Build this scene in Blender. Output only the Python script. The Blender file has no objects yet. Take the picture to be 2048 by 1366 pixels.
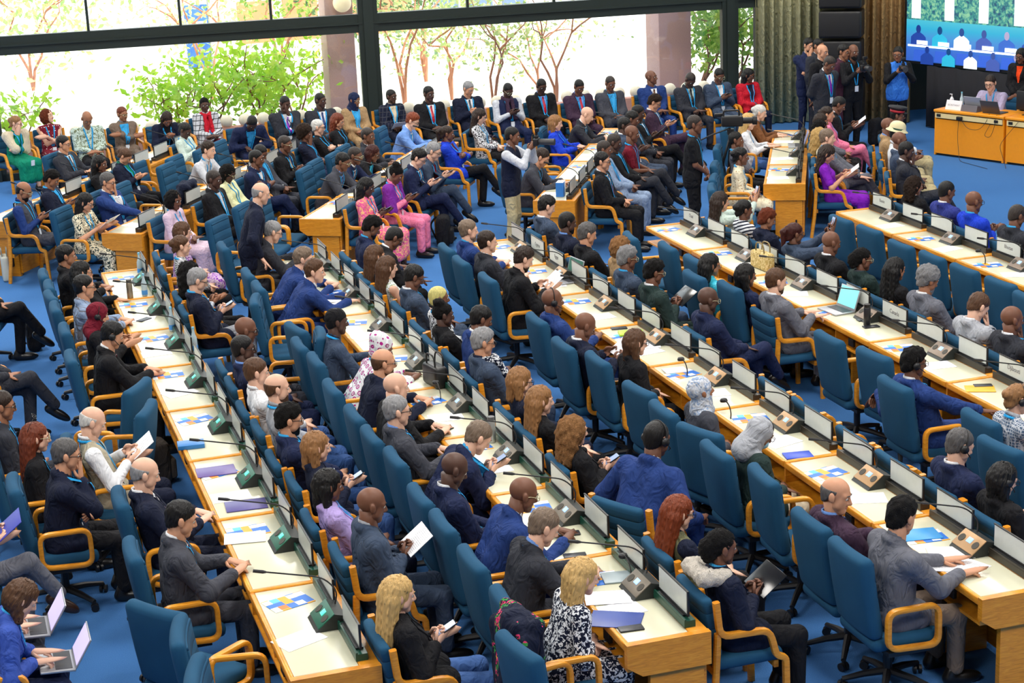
import bpy, math, random
import numpy as np
from math import radians, sin, cos, pi, sqrt
from mathutils import Matrix, Vector
random.seed(7); rng = np.random.default_rng(7)
SC = bpy.context.scene; COL = SC.collection
# ---------------------------------------------------------------- camera
F_PX, YAW, PITCH, ROLL, CAM_Z = 3666.337, 0.299877, 0.280182, -0.0436179, 5.67
def cam_rows():
    cy, sy, cp, sp = cos(YAW), sin(YAW), cos(PITCH), sin(PITCH)
    fwd = np.array([sy*cp, cy*cp, -sp]); right = np.array([cy, -sy, 0.0]); up = np.cross(right, fwd)
    cr, sr = cos(ROLL), sin(ROLL)
    return np.array([cr*right+sr*up, -(-sr*right+cr*up), fwd])
CR = cam_rows()
def ground(px, py, z):
    """world point at height z seen at photo pixel (px, py): used to measure where things stand"""
    d = CR.T @ np.array([(px-1024)/F_PX, (py-683)/F_PX, 1.0])
    return d*((z-CAM_Z)/d[2]) + np.array([0, 0, CAM_Z])
cd = bpy.data.cameras.new('camera'); cam = bpy.data.objects.new('camera', cd); COL.objects.link(cam)
cd.sensor_width = 36.0; cd.lens = F_PX/2048*36.0; cd.clip_end = 400
cam.matrix_world = Matrix(((CR[0][0], -CR[1][0], -CR[2][0], 0), (CR[0][1], -CR[1][1], -CR[2][1], 0), (CR[0][2], -CR[1][2], -CR[2][2], CAM_Z), (0, 0, 0, 1)))
SC.camera = cam
# ---------------------------------------------------------------- light
SC.view_settings.view_transform = 'Standard'; SC.view_settings.look = 'None'
SC.view_settings.gamma = 1.0; SC.view_settings.use_curve_mapping = False
SC.view_settings.exposure = 0.0
wd = bpy.data.worlds.new('sky'); SC.world = wd; wd.use_nodes = True
bg = wd.node_tree.nodes['Background']; bg.inputs[0].default_value = (0.90, 0.95, 1.0, 1); bg.inputs[1].default_value = 3.2
sd = bpy.data.lights.new('sun', 'SUN'); sd.energy = 9.0; sd.angle = radians(1.0); sd.color = (1, .96, .88)
so = bpy.data.objects.new('sun', sd); COL.objects.link(so)
so.rotation_euler = Vector((-0.62, 0.30, -0.72)).to_track_quat('-Z', 'Y').to_euler()
CEIL = 8.2
for ix in range(3):
    for iy in range(4):
        ld = bpy.data.lights.new('ceiling_light', 'AREA'); ld.shape = 'RECTANGLE'; ld.size = 2.4; ld.size_y = 2.8
        ld.energy = 400; ld.color = (1.0, .955, .89)
        lo = bpy.data.objects.new('ceiling_light', ld); COL.objects.link(lo)
        lo.location = (-1.5+ix*7.5, 4.0+iy*7.6, CEIL-0.06)
# ---------------------------------------------------------------- materials
def lin(c):
    return tuple(((v/255)/12.92 if v/255 <= .04045 else ((v/255+.055)/1.055)**2.4) for v in c)
MATS = {}
class NT:
    def __init__(s, name):
        s.m = bpy.data.materials.new(name); s.m.use_nodes = True; s.t = s.m.node_tree; s.b = s.t.nodes['Principled BSDF']
    def n(s, typ, **kw):
        o = s.t.nodes.new(typ)
        for k, v in kw.items():
            if isinstance(k, str) and hasattr(o, k): setattr(o, k, v)
        return o
    def l(s, a, b): s.t.links.new(a, b)
    def coord(s, scale=None, kind='Object'):
        tc = s.n('ShaderNodeTexCoord')
        if scale is None: return tc.outputs[kind]
        mp = s.n('ShaderNodeMapping'); mp.inputs['Scale'].default_value = scale
        s.l(tc.outputs[kind], mp.inputs[0]); return mp.outputs[0]
    def noise(s, vec, sc, det=2.0, dist=0.0):
        o = s.n('ShaderNodeTexNoise'); o.inputs['Scale'].default_value = sc; o.inputs['Detail'].default_value = det; o.inputs['Distortion'].default_value = dist
        s.l(vec, o.inputs['Vector']); return o.outputs['Fac']
    def ramp(s, fac, stops, interp='LINEAR'):
        o = s.n('ShaderNodeValToRGB'); o.color_ramp.interpolation = interp
        e = o.color_ramp.elements
        while len(e) < len(stops): e.new(0.5)
        for i, (p, c) in enumerate(stops): e[i].position = p; e[i].color = (*c, 1)
        s.l(fac, o.inputs[0]); return o.outputs[0]
    def math(s, op, a, b=None):
        o = s.n('ShaderNodeMath'); o.operation = op
        for i, v in enumerate((a, b)):
            if v is None: continue
            if isinstance(v, (int, float)): o.inputs[i].default_value = v
            else: s.l(v, o.inputs[i])
        return o.outputs[0]
    def mix(s, fac, a, b):
        o = s.n('ShaderNodeMix'); o.data_type = 'RGBA'
        for i, v in ((0, fac), (6, a), (7, b)):
            if isinstance(v, (int, float)): o.inputs[i].default_value = v
            elif isinstance(v, tuple): o.inputs[i].default_value = (*v, 1)
            else: s.l(v, o.inputs[i])
        return o.outputs[2]
    def bump(s, h, st, dist=.01):
        o = s.n('ShaderNodeBump'); o.inputs['Strength'].default_value = st; o.inputs['Distance'].default_value = dist
        s.l(h, o.inputs['Height']); s.l(o.outputs[0], s.b.inputs['Normal'])
    def set(s, col=None, rough=None, metal=None, spec=None, emis=None, estr=None):
        if col is not None:
            if isinstance(col, tuple): s.b.inputs['Base Color'].default_value = (*col, 1)
            else: s.l(col, s.b.inputs['Base Color'])
        if rough is not None: s.b.inputs['Roughness'].default_value = rough
        if metal is not None: s.b.inputs['Metallic'].default_value = metal
        if spec is not None: s.b.inputs['Specular IOR Level'].default_value = spec
        if emis is not None:
            if isinstance(emis, tuple): s.b.inputs['Emission Color'].default_value = (*emis, 1)
            else: s.l(emis, s.b.inputs['Emission Color'])
            s.b.inputs['Emission Strength'].default_value = estr
def scl(c, k): return tuple(min(1.0, v*k) for v in c)
PAL = dict(navy=(26,36,70), dnavy=(20,27,50), blue=(32,58,118), cobalt=(24,62,200), ltblue=(112,152,220), sky=(60,165,225), black=(21,21,25), char=(46,48,56),
    grey=(104,106,116), dgrey=(66,68,77), ltgrey=(168,171,178), white=(232,234,238), tan=(170,140,102), brown=(120,76,44), maroon=(112,20,40), red=(190,25,45),
    pink=(240,130,165), lilac=(176,156,214), pinklil=(220,192,212), green=(0,130,100), olive=(112,112,82), dgreen=(36,54,52), purple=(128,28,180), mint=(196,214,204),
    khaki=(186,172,132), beige=(212,198,172), steel=(88,108,134), slate=(60,74,96), jeans=(58,92,150), cream=(235,225,195), plum=(62,42,62), turq=(60,190,215), bluegrey=(140,160,190),
    yellowish=(226,228,180), taupe=(120,104,92), denim=(70,105,165), palegrey=(200,204,212))
SKIN = {1: (226,178,152), 2: (205,150,118), 3: (156,106,78), 4: (116,76,57), 5: (84,57,46)}
HAIRC = dict(k=(16,14,14), db=(44,30,22), br=(84,56,36), lb=(146,104,64), bl=(206,168,106), au=(110,50,28), re=(122,54,24), gr=(140,140,142), wh=(205,204,200), dg=(84,82,82), gb=(120,102,86), rd=(60,20,16), ys=(206,196,120), st=(50,42,38))
def M_cloth(c, pat=None, pc=None):
    key = ('cloth', c, pat, pc)
    if key in MATS: return MATS[key]
    col = lin(PAL[c] if isinstance(c, str) else c); q = NT('cloth_'+(c if isinstance(c, str) else 'dyed')+('_'+pat if pat else ''))
    v = q.coord(); base = q.mix(q.noise(v, 14, 3), scl(col, .82), scl(col, 1.16))
    if pat:
        pcol = lin(PAL[pc] if isinstance(pc, str) else pc)
        if pat == 'dots':
            o = q.n('ShaderNodeTexVoronoi'); o.inputs['Scale'].default_value = 26; o.inputs['Randomness'].default_value = .45; q.l(v, o.inputs['Vector'])
            fac = q.math('LESS_THAN', o.outputs['Distance'], .24)
        elif pat == 'rings':
            o = q.n('ShaderNodeTexVoronoi'); o.inputs['Scale'].default_value = 18; o.inputs['Randomness'].default_value = .35; q.l(v, o.inputs['Vector'])
            a = q.math('LESS_THAN', o.outputs['Distance'], .42); b2 = q.math('GREATER_THAN', q.math('ABSOLUTE', q.math('SUBTRACT', o.outputs['Distance'], .2)), .05)
            fac = q.math('MULTIPLY', a, b2)
        elif pat == 'floral':
            fac = q.math('GREATER_THAN', q.noise(v, 30, 2, 1.5), .53)
        elif pat == 'blotch':
            fac = q.math('GREATER_THAN', q.noise(v, 44, 1, 1.0), .52)
        elif pat == 'embro':
            fac = q.math('MULTIPLY', q.math('GREATER_THAN', q.noise(v, 7, 1), .56), q.math('GREATER_THAN', q.noise(v, 48, 1, 1), .5)); pcol = q.ramp(q.noise(v, 22, 1), [(.3, lin((60,150,70))), (.5, lin((225,60,110))), (.7, lin((240,190,60)))], 'CONSTANT')
        elif pat == 'honey':
            o = q.n('ShaderNodeTexVoronoi'); o.feature = 'DISTANCE_TO_EDGE'; o.inputs['Scale'].default_value = 40; o.inputs['Randomness'].default_value = .2; q.l(v, o.inputs['Vector'])
            fac = q.math('GREATER_THAN', o.outputs[0], .11)
        elif pat in ('stripe', 'chevron', 'plaid'):
            s = q.n('ShaderNodeSeparateXYZ'); q.l(v, s.inputs[0])
            def band(x, fr, du): return q.math('LESS_THAN', q.math('FRACT', q.math('MULTIPLY', x, fr)), du)
            if pat == 'stripe':
                fac = band(q.math('ADD', s.outputs[2], q.math('MULTIPLY', s.outputs[1], .35)), 22, .42)
            elif pat == 'chevron':
                z = q.math('ADD', s.outputs[2], q.math('MULTIPLY', q.math('PINGPONG', q.math('ADD', s.outputs[1], s.outputs[0]), .03), 1.0)); fac = band(z, 34, .5)
            else:
                fac = q.math('MAXIMUM', band(s.outputs[2], 12, .14), band(q.math('ADD', s.outputs[1], s.outputs[0]), 12, .14))
        base = q.mix(fac, base, pcol)
    q.set(base, .82, spec=.25); q.bump(q.noise(q.coord((1, 1, .6)), 10, 2.5, 1.6), .85, .04)
    MATS[key] = q.m; return q.m
def M_satin(c):
    key = ('satin', c)
    if key not in MATS:
        q = NT('satin'); q.set(lin(PAL[c] if isinstance(c, str) else c), .35); q.bump(q.noise(q.coord(), 12, 2, 1.5), .6, .03); MATS[key] = q.m
    return MATS[key]
def M_skin(i):
    key = ('skin', i)
    if key not in MATS:
        c = lin(SKIN[i]); q = NT('skin'); q.set(q.mix(q.noise(q.coord(), 22, 3), scl(c, .9), scl(c, 1.1)), .5, spec=.4); MATS[key] = q.m
    return MATS[key]
def M_lip(i):
    key = ('lip', i)
    if key not in MATS:
        c = lin(SKIN[i]); q = NT('lips'); q.set((c[0]*.85, c[1]*.55, c[2]*.55), .4); MATS[key] = q.m
    return MATS[key]
def M_hair(h):
    key = ('hair', h)
    if key not in MATS:
        c = lin(HAIRC[h]); q = NT('hair'); v = q.coord((60, 60, 5)); f = q.noise(v, 1.6, 3)
        q.set(q.mix(f, scl(c, .42), scl(c, 1.6)), .48, spec=.35); q.bump(f, .8, .012); MATS[key] = q.m
    return MATS[key]
def M_curl(h):
    key = ('curl', h)
    if key not in MATS:
        c = lin(HAIRC[h]); q = NT('curly_hair'); f = q.noise(q.coord(), 70, 2, 2)
        q.set(q.mix(f, scl(c, .45), scl(c, 1.5)), .7, spec=.2); q.bump(f, .9, .02); MATS[key] = q.m
    return MATS[key]
def M_fur():
    if 'fur' not in MATS:
        q = NT('white_fur'); f = q.noise(q.coord(), 90, 3, 2); q.set(q.mix(f, lin((196,184,168)), lin((246,240,230))), .9, spec=.1); q.bump(f, .9, .02); MATS['fur'] = q.m
    return MATS['fur']
def M_plain(name, c, rough=.5, metal=0.0, spec=.5, emis=None, estr=0):
    key = ('plain', name)
    if key not in MATS:
        q = NT(name); cc = lin(c); q.set(q.mix(q.noise(q.coord(), 20, 2), scl(cc, .94), scl(cc, 1.05)), rough, metal, spec)
        if emis is not None: q.set(emis=lin(emis), estr=estr)
        MATS[key] = q.m
    return MATS[key]
def M_wood():
    if 'oak' not in MATS:
        q = NT('varnished_oak'); v = q.coord((3, 3, 26)); f = q.noise(v, 2.2, 4, 1.5)
        q.set(q.ramp(f, [(.2, lin((190,116,22))), (.55, lin((224,148,38))), (.85, lin((238,172,62)))]), .34); q.bump(f, .06, .004); MATS['oak'] = q.m
    return MATS['oak']
def M_desk():
    if 'desk' not in MATS:
        q = NT('cream_laminate'); f = q.noise(q.coord(), 5, 2); q.set(q.mix(f, lin((208,207,180)), lin((218,216,190))), .22, spec=.5); MATS['desk'] = q.m
    return MATS['desk']
def M_fabric(nm='blue_upholstery', c=(27,76,108), chan=False):
    key = ('uph', nm, chan)
    if key not in MATS:
        q = NT(nm); cc = lin(c); v = q.coord(); f = q.noise(v, 240, 2); q.set(q.mix(q.noise(v, 6, 2), scl(cc, .86), scl(cc, 1.12)), .85, spec=.25)
        if chan:
            s = q.n('ShaderNodeSeparateXYZ'); q.l(v, s.inputs[0])
            w = q.math('PINGPONG', q.math('MULTIPLY', s.outputs[2], 9.0), .5)
            w = q.math('POWER', q.math('MULTIPLY', w, 2.0), .35); q.bump(w, .8, .02)
        else: q.bump(f, .25, .002)
        MATS[key] = q.m
    return MATS[key]
def M_carpet():
    q = NT('blue_carpet'); v = q.coord(); f = q.noise(v, 160, 2); g = q.noise(v, .5, 3)
    a = q.mix(g, lin((46,104,168)), lin((62,124,190))); q.set(q.mix(f, q.mix(.5, a, lin((28,74,132))), q.mix(.4, a, lin((110,150,205)))), .95, spec=.1); q.bump(f, .6, .01); return q.m
def M_glass():
    if 'glass' not in MATS:
        m = bpy.data.materials.new('clear_glass'); m.use_nodes = True; t = m.node_tree; t.nodes.clear()
        o = t.nodes.new('ShaderNodeOutputMaterial'); mx = t.nodes.new('ShaderNodeMixShader'); tr = t.nodes.new('ShaderNodeBsdfTransparent'); gl = t.nodes.new('ShaderNodeBsdfGlossy')
        tr.inputs[0].default_value = (.96, .98, .97, 1); gl.inputs['Roughness'].default_value = .03; mx.inputs[0].default_value = .06
        t.links.new(tr.outputs[0], mx.inputs[1]); t.links.new(gl.outputs[0], mx.inputs[2]); t.links.new(mx.outputs[0], o.inputs[0]); MATS['glass'] = m
    return MATS['glass']
def M_sheet():
    if 'sheet' not in MATS:
        q = NT('printed_sheet'); v = q.coord(); s = q.n('ShaderNodeSeparateXYZ'); q.l(v, s.inputs[0])
        ln = q.math('LESS_THAN', q.math('FRACT', q.math('MULTIPLY', s.outputs[0], 70.0)), .38)
        inx = q.math('LESS_THAN', q.math('ABSOLUTE', s.outputs[0]), .105); iny = q.math('LESS_THAN', q.math('ABSOLUTE', q.math('ADD', s.outputs[1], q.math('MULTIPLY', q.noise(v, 30, 0), .05))), .085)
        wd_ = q.math('GREATER_THAN', q.noise(q.coord((20, 110, 1)), 1.0, 0), .42)
        fac = q.math('MULTIPLY', q.math('MULTIPLY', ln, wd_), q.math('MULTIPLY', inx, iny)); q.set(q.mix(q.math('MULTIPLY', fac, .45), lin((238,238,242)), lin((90,95,110))), .6); MATS['sheet'] = q.m
    return MATS['sheet']
def M_brochure():
    if 'broch' not in MATS:
        q = NT('brochure_print'); v = q.coord((16, 16, 16)); o = q.n('ShaderNodeTexVoronoi'); o.distance = 'CHEBYCHEV'; o.inputs['Scale'].default_value = 1.0; o.inputs['Randomness'].default_value = .12; q.l(v, o.inputs['Vector'])
        s = q.n('ShaderNodeSeparateColor'); q.l(o.outputs['Color'], s.inputs[0])
        q.set(q.ramp(s.outputs[0], [(0, lin((240,240,242))), (.22, lin((30,110,205))), (.5, lin((246,170,40))), (.64, lin((90,190,225))), (.76, lin((236,120,40))), (.86, lin((220,225,232)))], 'CONSTANT'), .4); MATS['broch'] = q.m
    return MATS['broch']
# ---------------------------------------------------------------- mesh building
class MB:
    def __init__(s): s.V = []; s.F = []; s.n = 0
    def add(s, VF, mi=0, mat=None):
        V, F = VF; V = np.asarray(V, float)
        if mat is not None:
            A = np.array(mat); V = V @ A[:3, :3].T + A[:3, 3]
        s.V.append(V)
        for f in F:
            f = np.asarray(f)
            if f.size: s.F.append((f+s.n, mi))
        s.n += len(V); return s
    def mesh(s, name, nslots=1, smooth=True):
        V = np.concatenate(s.V).astype(np.float32); me = bpy.data.meshes.new(name)
        me.vertices.add(len(V)); me.vertices.foreach_set('co', V.ravel())
        lv = np.concatenate([f.ravel() for f, _ in s.F]).astype(np.int32)
        tot = np.concatenate([np.full(len(f), f.shape[1]) for f, _ in s.F]); mi = np.concatenate([np.full(len(f), m) for f, m in s.F])
        st = np.concatenate([[0], np.cumsum(tot)[:-1]]).astype(np.int32)
        me.loops.add(len(lv)); me.loops.foreach_set('vertex_index', lv)
        me.polygons.add(len(tot)); me.polygons.foreach_set('loop_start', st); me.polygons.foreach_set('material_index', mi.astype(np.int32))
        me.polygons.foreach_set('use_smooth', np.full(len(tot), smooth))
        me.update(calc_edges=True)
        for _ in range(nslots): me.materials.append(None)
        return me
def sharp(me, deg=35):
    try: me.set_sharp_from_angle(angle=radians(deg))
    except Exception: pass
    return me
def cube(sx, sy, sz, c=(0, 0, 0)):
    V = np.array([[x, y, z] for x in (-.5, .5) for y in (-.5, .5) for z in (-.5, .5)])*[sx, sy, sz]+np.array(c)
    return V, [np.array([[0,1,3,2],[4,6,7,5],[0,4,5,1],[2,3,7,6],[0,2,6,4],[1,5,7,3]])]
def rbox(sx, sy, sz, r, m=2, c=(0, 0, 0)):
    """box with round edges; m spans across each flat"""
    h = np.array([sx, sy, sz])/2; r = min(r, h.min()*.999)
    ax = [np.concatenate([[-k, -k+r*.42], np.linspace(-k+r, k-r, m+1), [k-r*.42, k]]) for k in h]; n = m+4; V = []; F = []; k = 0
    for a in range(3):
        b, d = (a+1) % 3, (a+2) % 3
        for sg in (-1, 1):
            A, B = np.meshgrid(ax[b], ax[d], indexing='ij'); P = np.zeros((n+1, n+1, 3)); P[..., a] = sg*h[a]; P[..., b] = A; P[..., d] = B
            V.append(P.reshape(-1, 3)); i = np.arange((n+1)**2).reshape(n+1, n+1)
            q = np.stack([i[:-1, :-1], i[1:, :-1], i[1:, 1:], i[:-1, 1:]], -1).reshape(-1, 4)+k
            F.append(q if sg > 0 else q[:, ::-1]); k += (n+1)**2
    V = np.concatenate(V); inner = np.clip(V, -(h-r), h-r); d = V-inner; V = inner+d/(np.linalg.norm(d, axis=1, keepdims=True)+1e-9)*r
    u, inv = np.unique(np.round(V, 5), axis=0, return_inverse=True); Fm = inv.reshape(-1)[np.concatenate(F)]
    return u+np.array(c), [Fm[np.array([len(set(f)) == 4 for f in Fm.tolist()])]]
def fillet(pts, r, n=4):
    pts = [np.array(p, float) for p in pts]; out = [pts[0]]
    for i in range(1, len(pts)-1):
        a, b, c = pts[i-1], pts[i], pts[i+1]; u = (a-b)/np.linalg.norm(a-b); w = (c-b)/np.linalg.norm(c-b); d = min(r, np.linalg.norm(a-b)*.49, np.linalg.norm(c-b)*.49)
        for k in range(n+1):
            t = k/n; out.append((1-t)**2*(b+u*d)+2*t*(1-t)*b+t*t*(b+w*d))
    out.append(pts[-1]); return np.array(out)
def loft(path, sec, ref=(0, 1, 0), closed=False, scale=None):
    path = np.asarray(path, float); N = len(path); sec = np.asarray(sec, float); M = len(sec); ref = np.array(ref, float)
    T = np.roll(path, -1, 0)-np.roll(path, 1, 0) if closed else np.gradient(path, axis=0)
    T /= np.linalg.norm(T, axis=1, keepdims=True)+1e-9
    side = np.cross(ref, T); side /= np.linalg.norm(side, axis=1, keepdims=True)+1e-9; nr = np.cross(T, side)
    sc_ = np.ones((N, 1, 1)) if scale is None else np.asarray(scale, float).reshape(N, 1, 1)
    V = path[:, None]+sc_*(sec[None, :, :1]*side[:, None]+sec[None, :, 1:]*nr[:, None])
    i = np.arange(N*M).reshape(N, M); j = np.roll(i, -1, 1)
    if closed:
        k = np.roll(i, -1, 0); kj = np.roll(j, -1, 0); Q = np.stack([i, j, kj, k], -1).reshape(-1, 4); F = [Q]
    else:
        Q = np.stack([i[:-1], j[:-1], j[1:], i[1:]], -1).reshape(-1, 4); F = [Q, i[0][::-1][None], i[-1][None]]
    return V.reshape(-1, 3), F
def circ(r, n=8, r2=None): a = np.arange(n)*2*pi/n; return np.stack([np.cos(a)*r, np.sin(a)*(r2 or r)], 1)
def rrect(w, h, r, n=2):
    P = []
    for cx, cy, a0 in ((w/2-r, h/2-r, 0), (-w/2+r, h/2-r, 90), (-w/2+r, -h/2+r, 180), (w/2-r, -h/2+r, 270)):
        for k in range(n+1): a = radians(a0+90*k/n); P.append((cx+r*cos(a), cy+r*sin(a)))
    return np.array(P)
def tube(path, r, n=8, ref=(.13, .99, .07)):
    r = np.broadcast_to(np.asarray(r, float), (len(path),)); return loft(path, circ(1, n), ref, scale=r)
def ball(c, r, nu=10, nv=7):
    r = np.broadcast_to(np.asarray(r, float), (3,)); P = []
    for i in range(1, nv):
        th = pi*i/nv
        for j in range(nu): ph = 2*pi*j/nu; P.append((sin(th)*cos(ph), sin(th)*sin(ph), cos(th)))
    V = np.array([(0, 0, 1)]+P+[(0, 0, -1)])*r+np.array(c); i = np.arange(1, 1+nu*(nv-1)).reshape(nv-1, nu); j = np.roll(i, -1, 1)
    Q = np.stack([i[:-1], i[1:], j[1:], j[:-1]], -1).reshape(-1, 4); L = len(V)-1
    return V, [Q, np.stack([np.zeros(nu, int), i[0], j[0]], 1), np.stack([np.full(nu, L), j[-1], i[-1]], 1)]
def prism(poly, d, axis=1, c=0.0):
    """poly of 2-D points in the two other axes, extruded along axis"""
    P = np.asarray(poly, float); n = len(P); o = [k for k in range(3) if k != axis]; V = np.zeros((2*n, 3))
    V[:n, o] = P; V[n:, o] = P; V[:n, axis] = c-d/2; V[n:, axis] = c+d/2; i = np.arange(n); j = np.roll(i, -1)
    return V, [np.stack([i, j, j+n, i+n], 1), i[::-1][None], (i+n)[None]]
def cyl(r, z0, z1, n=16, c=(0, 0), r2=None):
    return tube(np.array([[c[0], c[1], z0], [c[0], c[1], z1]]), np.array([r, r2 if r2 is not None else r]), n, (1, 0, 0))
def xf(loc=(0, 0, 0), rz=0.0, ry=0.0, rx=0.0, s=1.0):
    return Matrix.Translation(loc) @ Matrix.Rotation(rz, 4, 'Z') @ Matrix.Rotation(ry, 4, 'Y') @ Matrix.Rotation(rx, 4, 'X') @ Matrix.Diagonal((s, s, s, 1))
# ---------------------------------------------------------------- objects
def setmats(o, mats):
    for i, m in enumerate(mats):
        sl = o.material_slots[i]
        sl.link = 'OBJECT'; sl.material = m
def ob(name, me, mats, parent=None, mat=None):
    o = bpy.data.objects.new(name, me); COL.objects.link(o)
    if mats is not None: setmats(o, mats if isinstance(mats, (list, tuple)) else [mats])
    if parent is not None: o.parent = parent
    if mat is not None: o.matrix_local = mat
    return o
def tag(o, label=None, cat=None, group=None, kind=None):
    if label: o['label'] = label
    if cat: o['category'] = cat
    if group: o['group'] = group
    if kind: o['kind'] = kind
    return o
def empty(name, mat, label=None, cat=None, group=None, kind=None):
    o = bpy.data.objects.new(name, None); COL.objects.link(o); o.empty_display_size = .1; o.matrix_world = mat; return tag(o, label, cat, group, kind)
def M1(*vfs, nm='part', sm=True, ang=35):
    b = MB()
    for vf in vfs: b.add(vf)
    me = b.mesh(nm, 1, sm)
    return sharp(me, ang) if sm else me
ORD = 'first second third fourth fifth sixth seventh eighth ninth tenth eleventh twelfth thirteenth fourteenth fifteenth sixteenth seventeenth eighteenth nineteenth twentieth'.split()
ORD += ['twenty-'+w for w in ORD[:9]] + ['thirtieth'] + ['thirty-'+w for w in ORD[:9]]
# ---------------------------------------------------------------- implicit surfaces
def rc(a, b, r1, r2=None): return ('c', np.array(a, np.float32), np.array(b, np.float32), r1, r1 if r2 is None else r2)
def el(c, r, ry=0.0): return ('e', np.array(c, np.float32), np.array(r, np.float32), ry)
def ev(p, P):
    if p[0] == 'c':
        _, a, b, r1, r2 = p; ba = b-a; d = P-a; h = np.clip(d@ba/max(1e-9, float(ba@ba)), 0, 1); q = d-h[:, None]*ba
        return np.sqrt((q*q).sum(1))-(r1+(r2-r1)*h)
    _, c, r, ry = p; d = P-c
    if ry:
        cs, sn = np.float32(cos(ry)), np.float32(sin(ry)); d = np.stack([d[:, 0]*cs-d[:, 2]*sn, d[:, 1], d[:, 0]*sn+d[:, 2]*cs], 1)
    q = d/r; k0 = np.sqrt((q*q).sum(1)); q2 = q/r; k1 = np.sqrt((q2*q2).sum(1))+1e-9; return k0*(k0-1)/k1
def union(prims, k):
    def f(P):
        D = None
        for p in prims:
            d = ev(p, P)
            if D is None: D = d; continue
            h = np.clip(.5+.5*(D-d)/k, 0, 1); D = D*(1-h)+d*h-k*h*(1-h)
        return D
    return f
def snet(f, lo, hi, h, steps=2):
    lo = np.array(lo, np.float32); nb = np.ceil((np.array(hi)-lo)/h/4).astype(int)+1; n = nb*4
    bi = np.stack(np.meshgrid(*[np.arange(k) for k in nb], indexing='ij'), -1).reshape(-1, 3); cd_ = f((lo+(bi*4+1.5)*h).astype(np.float32)); D = np.where(cd_ < 0, -1., 1.).astype(np.float32)
    D = np.repeat(np.repeat(np.repeat(D.reshape(nb), 4, 0), 4, 1), 4, 2); nr = bi[np.abs(cd_) < 4.2*h]    # only blocks near the surface are sampled finely
    off = np.stack(np.meshgrid(*[np.arange(4)]*3, indexing='ij'), -1).reshape(-1, 3); ij = (nr[:, None]*4+off[None]).reshape(-1, 3); D[ij[:, 0], ij[:, 1], ij[:, 2]] = f((lo+ij*np.float32(h)).astype(np.float32)); S = D < 0
    c = sum(S[i:n[0]-1+i, j:n[1]-1+j, k:n[2]-1+k].astype(np.int8) for i in (0, 1) for j in (0, 1) for k in (0, 1))
    act = (c > 0) & (c < 8); idx = np.full(act.shape, -1, np.int32); ii = np.argwhere(act); idx[act] = np.arange(len(ii))
    C = (lo+(ii+.5)*h).astype(np.float32); V = C.copy(); e = np.float32(h*.25)
    for _ in range(steps):
        d = f(V); g = np.stack([f(V+np.eye(3, dtype=np.float32)[k]*e)-d for k in range(3)], 1)/e
        L = (g*g).sum(1, keepdims=True)+1e-6; V = np.clip(V-g*(d[:, None]/np.maximum(L, .3)), C-h*.62, C+h*.62)
    F = []
    for a in range(3):
        b, c2 = (a+1) % 3, (a+2) % 3; St = S.transpose(a, b, c2); It = idx.transpose(a, b, c2)
        A, B = St[:-1, 1:-1, 1:-1], St[1:, 1:-1, 1:-1]; w = np.argwhere(A != B)
        if not len(w): continue
        s = A[w[:, 0], w[:, 1], w[:, 2]]; i, j, k = w.T
        q = np.stack([It[i, j, k], It[i, j+1, k], It[i, j+1, k+1], It[i, j, k+1]], 1); q[~s] = q[~s][:, ::-1]; F.append(q)
    Q = np.concatenate(F); return V, [Q[(Q >= 0).all(1)]]
def A3(*v): return np.array(v, float)
def nz(v): v = np.asarray(v, float); return v/(np.linalg.norm(v)+1e-9)
# ---------------------------------------------------------------- the room
U = 1.403; DEPTH = .56; DESK_Z = .74
# desk rows: back-edge corner at the aisle, angle of the facing direction, units, +1 if the row runs towards the windows
ROWS = {'A': ((1.60, 21.22), 0, 8, -1), 'B': ((3.62, 20.88), 0, 8, -1), 'C': ((5.94, 20.63), 0, 8, -1), 'D': ((8.10, 20.46), 0, 7, -1), 'E': ((10.50, 20.11), 0, 4, -1),
    'K0': ((.40, 25.05), 33, 4, 1), 'K1': ((1.85, 23.44), 33, 4, 1), 'K2': ((4.33, 23.05), 32, 4, 1), 'K3': ((7.38, 22.63), 30, 4, 1), 'K4': ((10.47, 22.12), 27.5, 3, 1)}
RNAME = dict(A='desk row one', B='desk row two', C='desk row three', D='desk row four', E='desk row five', K0='angled row one', K1='angled row two', K2='angled row three', K3='angled row four', K4='angled row five')
def rowvec(r):
    (x, y), a, n, sg = ROWS[r]; a = radians(a); return np.array([x, y]), np.array([sin(a), cos(a)]), np.array([cos(a), -sin(a)])
def struct(name, me, mats, parent=None, mat=None): return tag(ob(name, me, mats, parent, mat), kind='structure' if parent is None else None)
OAK = M_wood(); CREAM = M_desk(); BLACK = M_plain('black_plastic', (22,22,25), .45); DARK = M_plain('dark_metal', (40,48,46), .4, .3)
WALLM = M_plain('off_white_plaster', (196,190,178), .9)
struct('floor', M1(cube(36, 42.5, .1, (9, 13.0, -.05)), nm='floor', sm=False), M_carpet())
struct('ceiling', M1(cube(36, 41, .2, (9, 11.6, CEIL+.1)), nm='ceiling', sm=False), WALLM)
struct('wall_left', M1(cube(.2, 42, CEIL, (-8.1, 12, CEIL/2)), nm='wall', sm=False), WALLM)
struct('wall_back', M1(cube(36, .2, CEIL, (9, -8.1, CEIL/2)), nm='wall', sm=False), WALLM)
struct('wall_right', M1(cube(.2, 42, CEIL, (26.1, 12, CEIL/2)), nm='wall', sm=False), WALLM)
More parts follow.
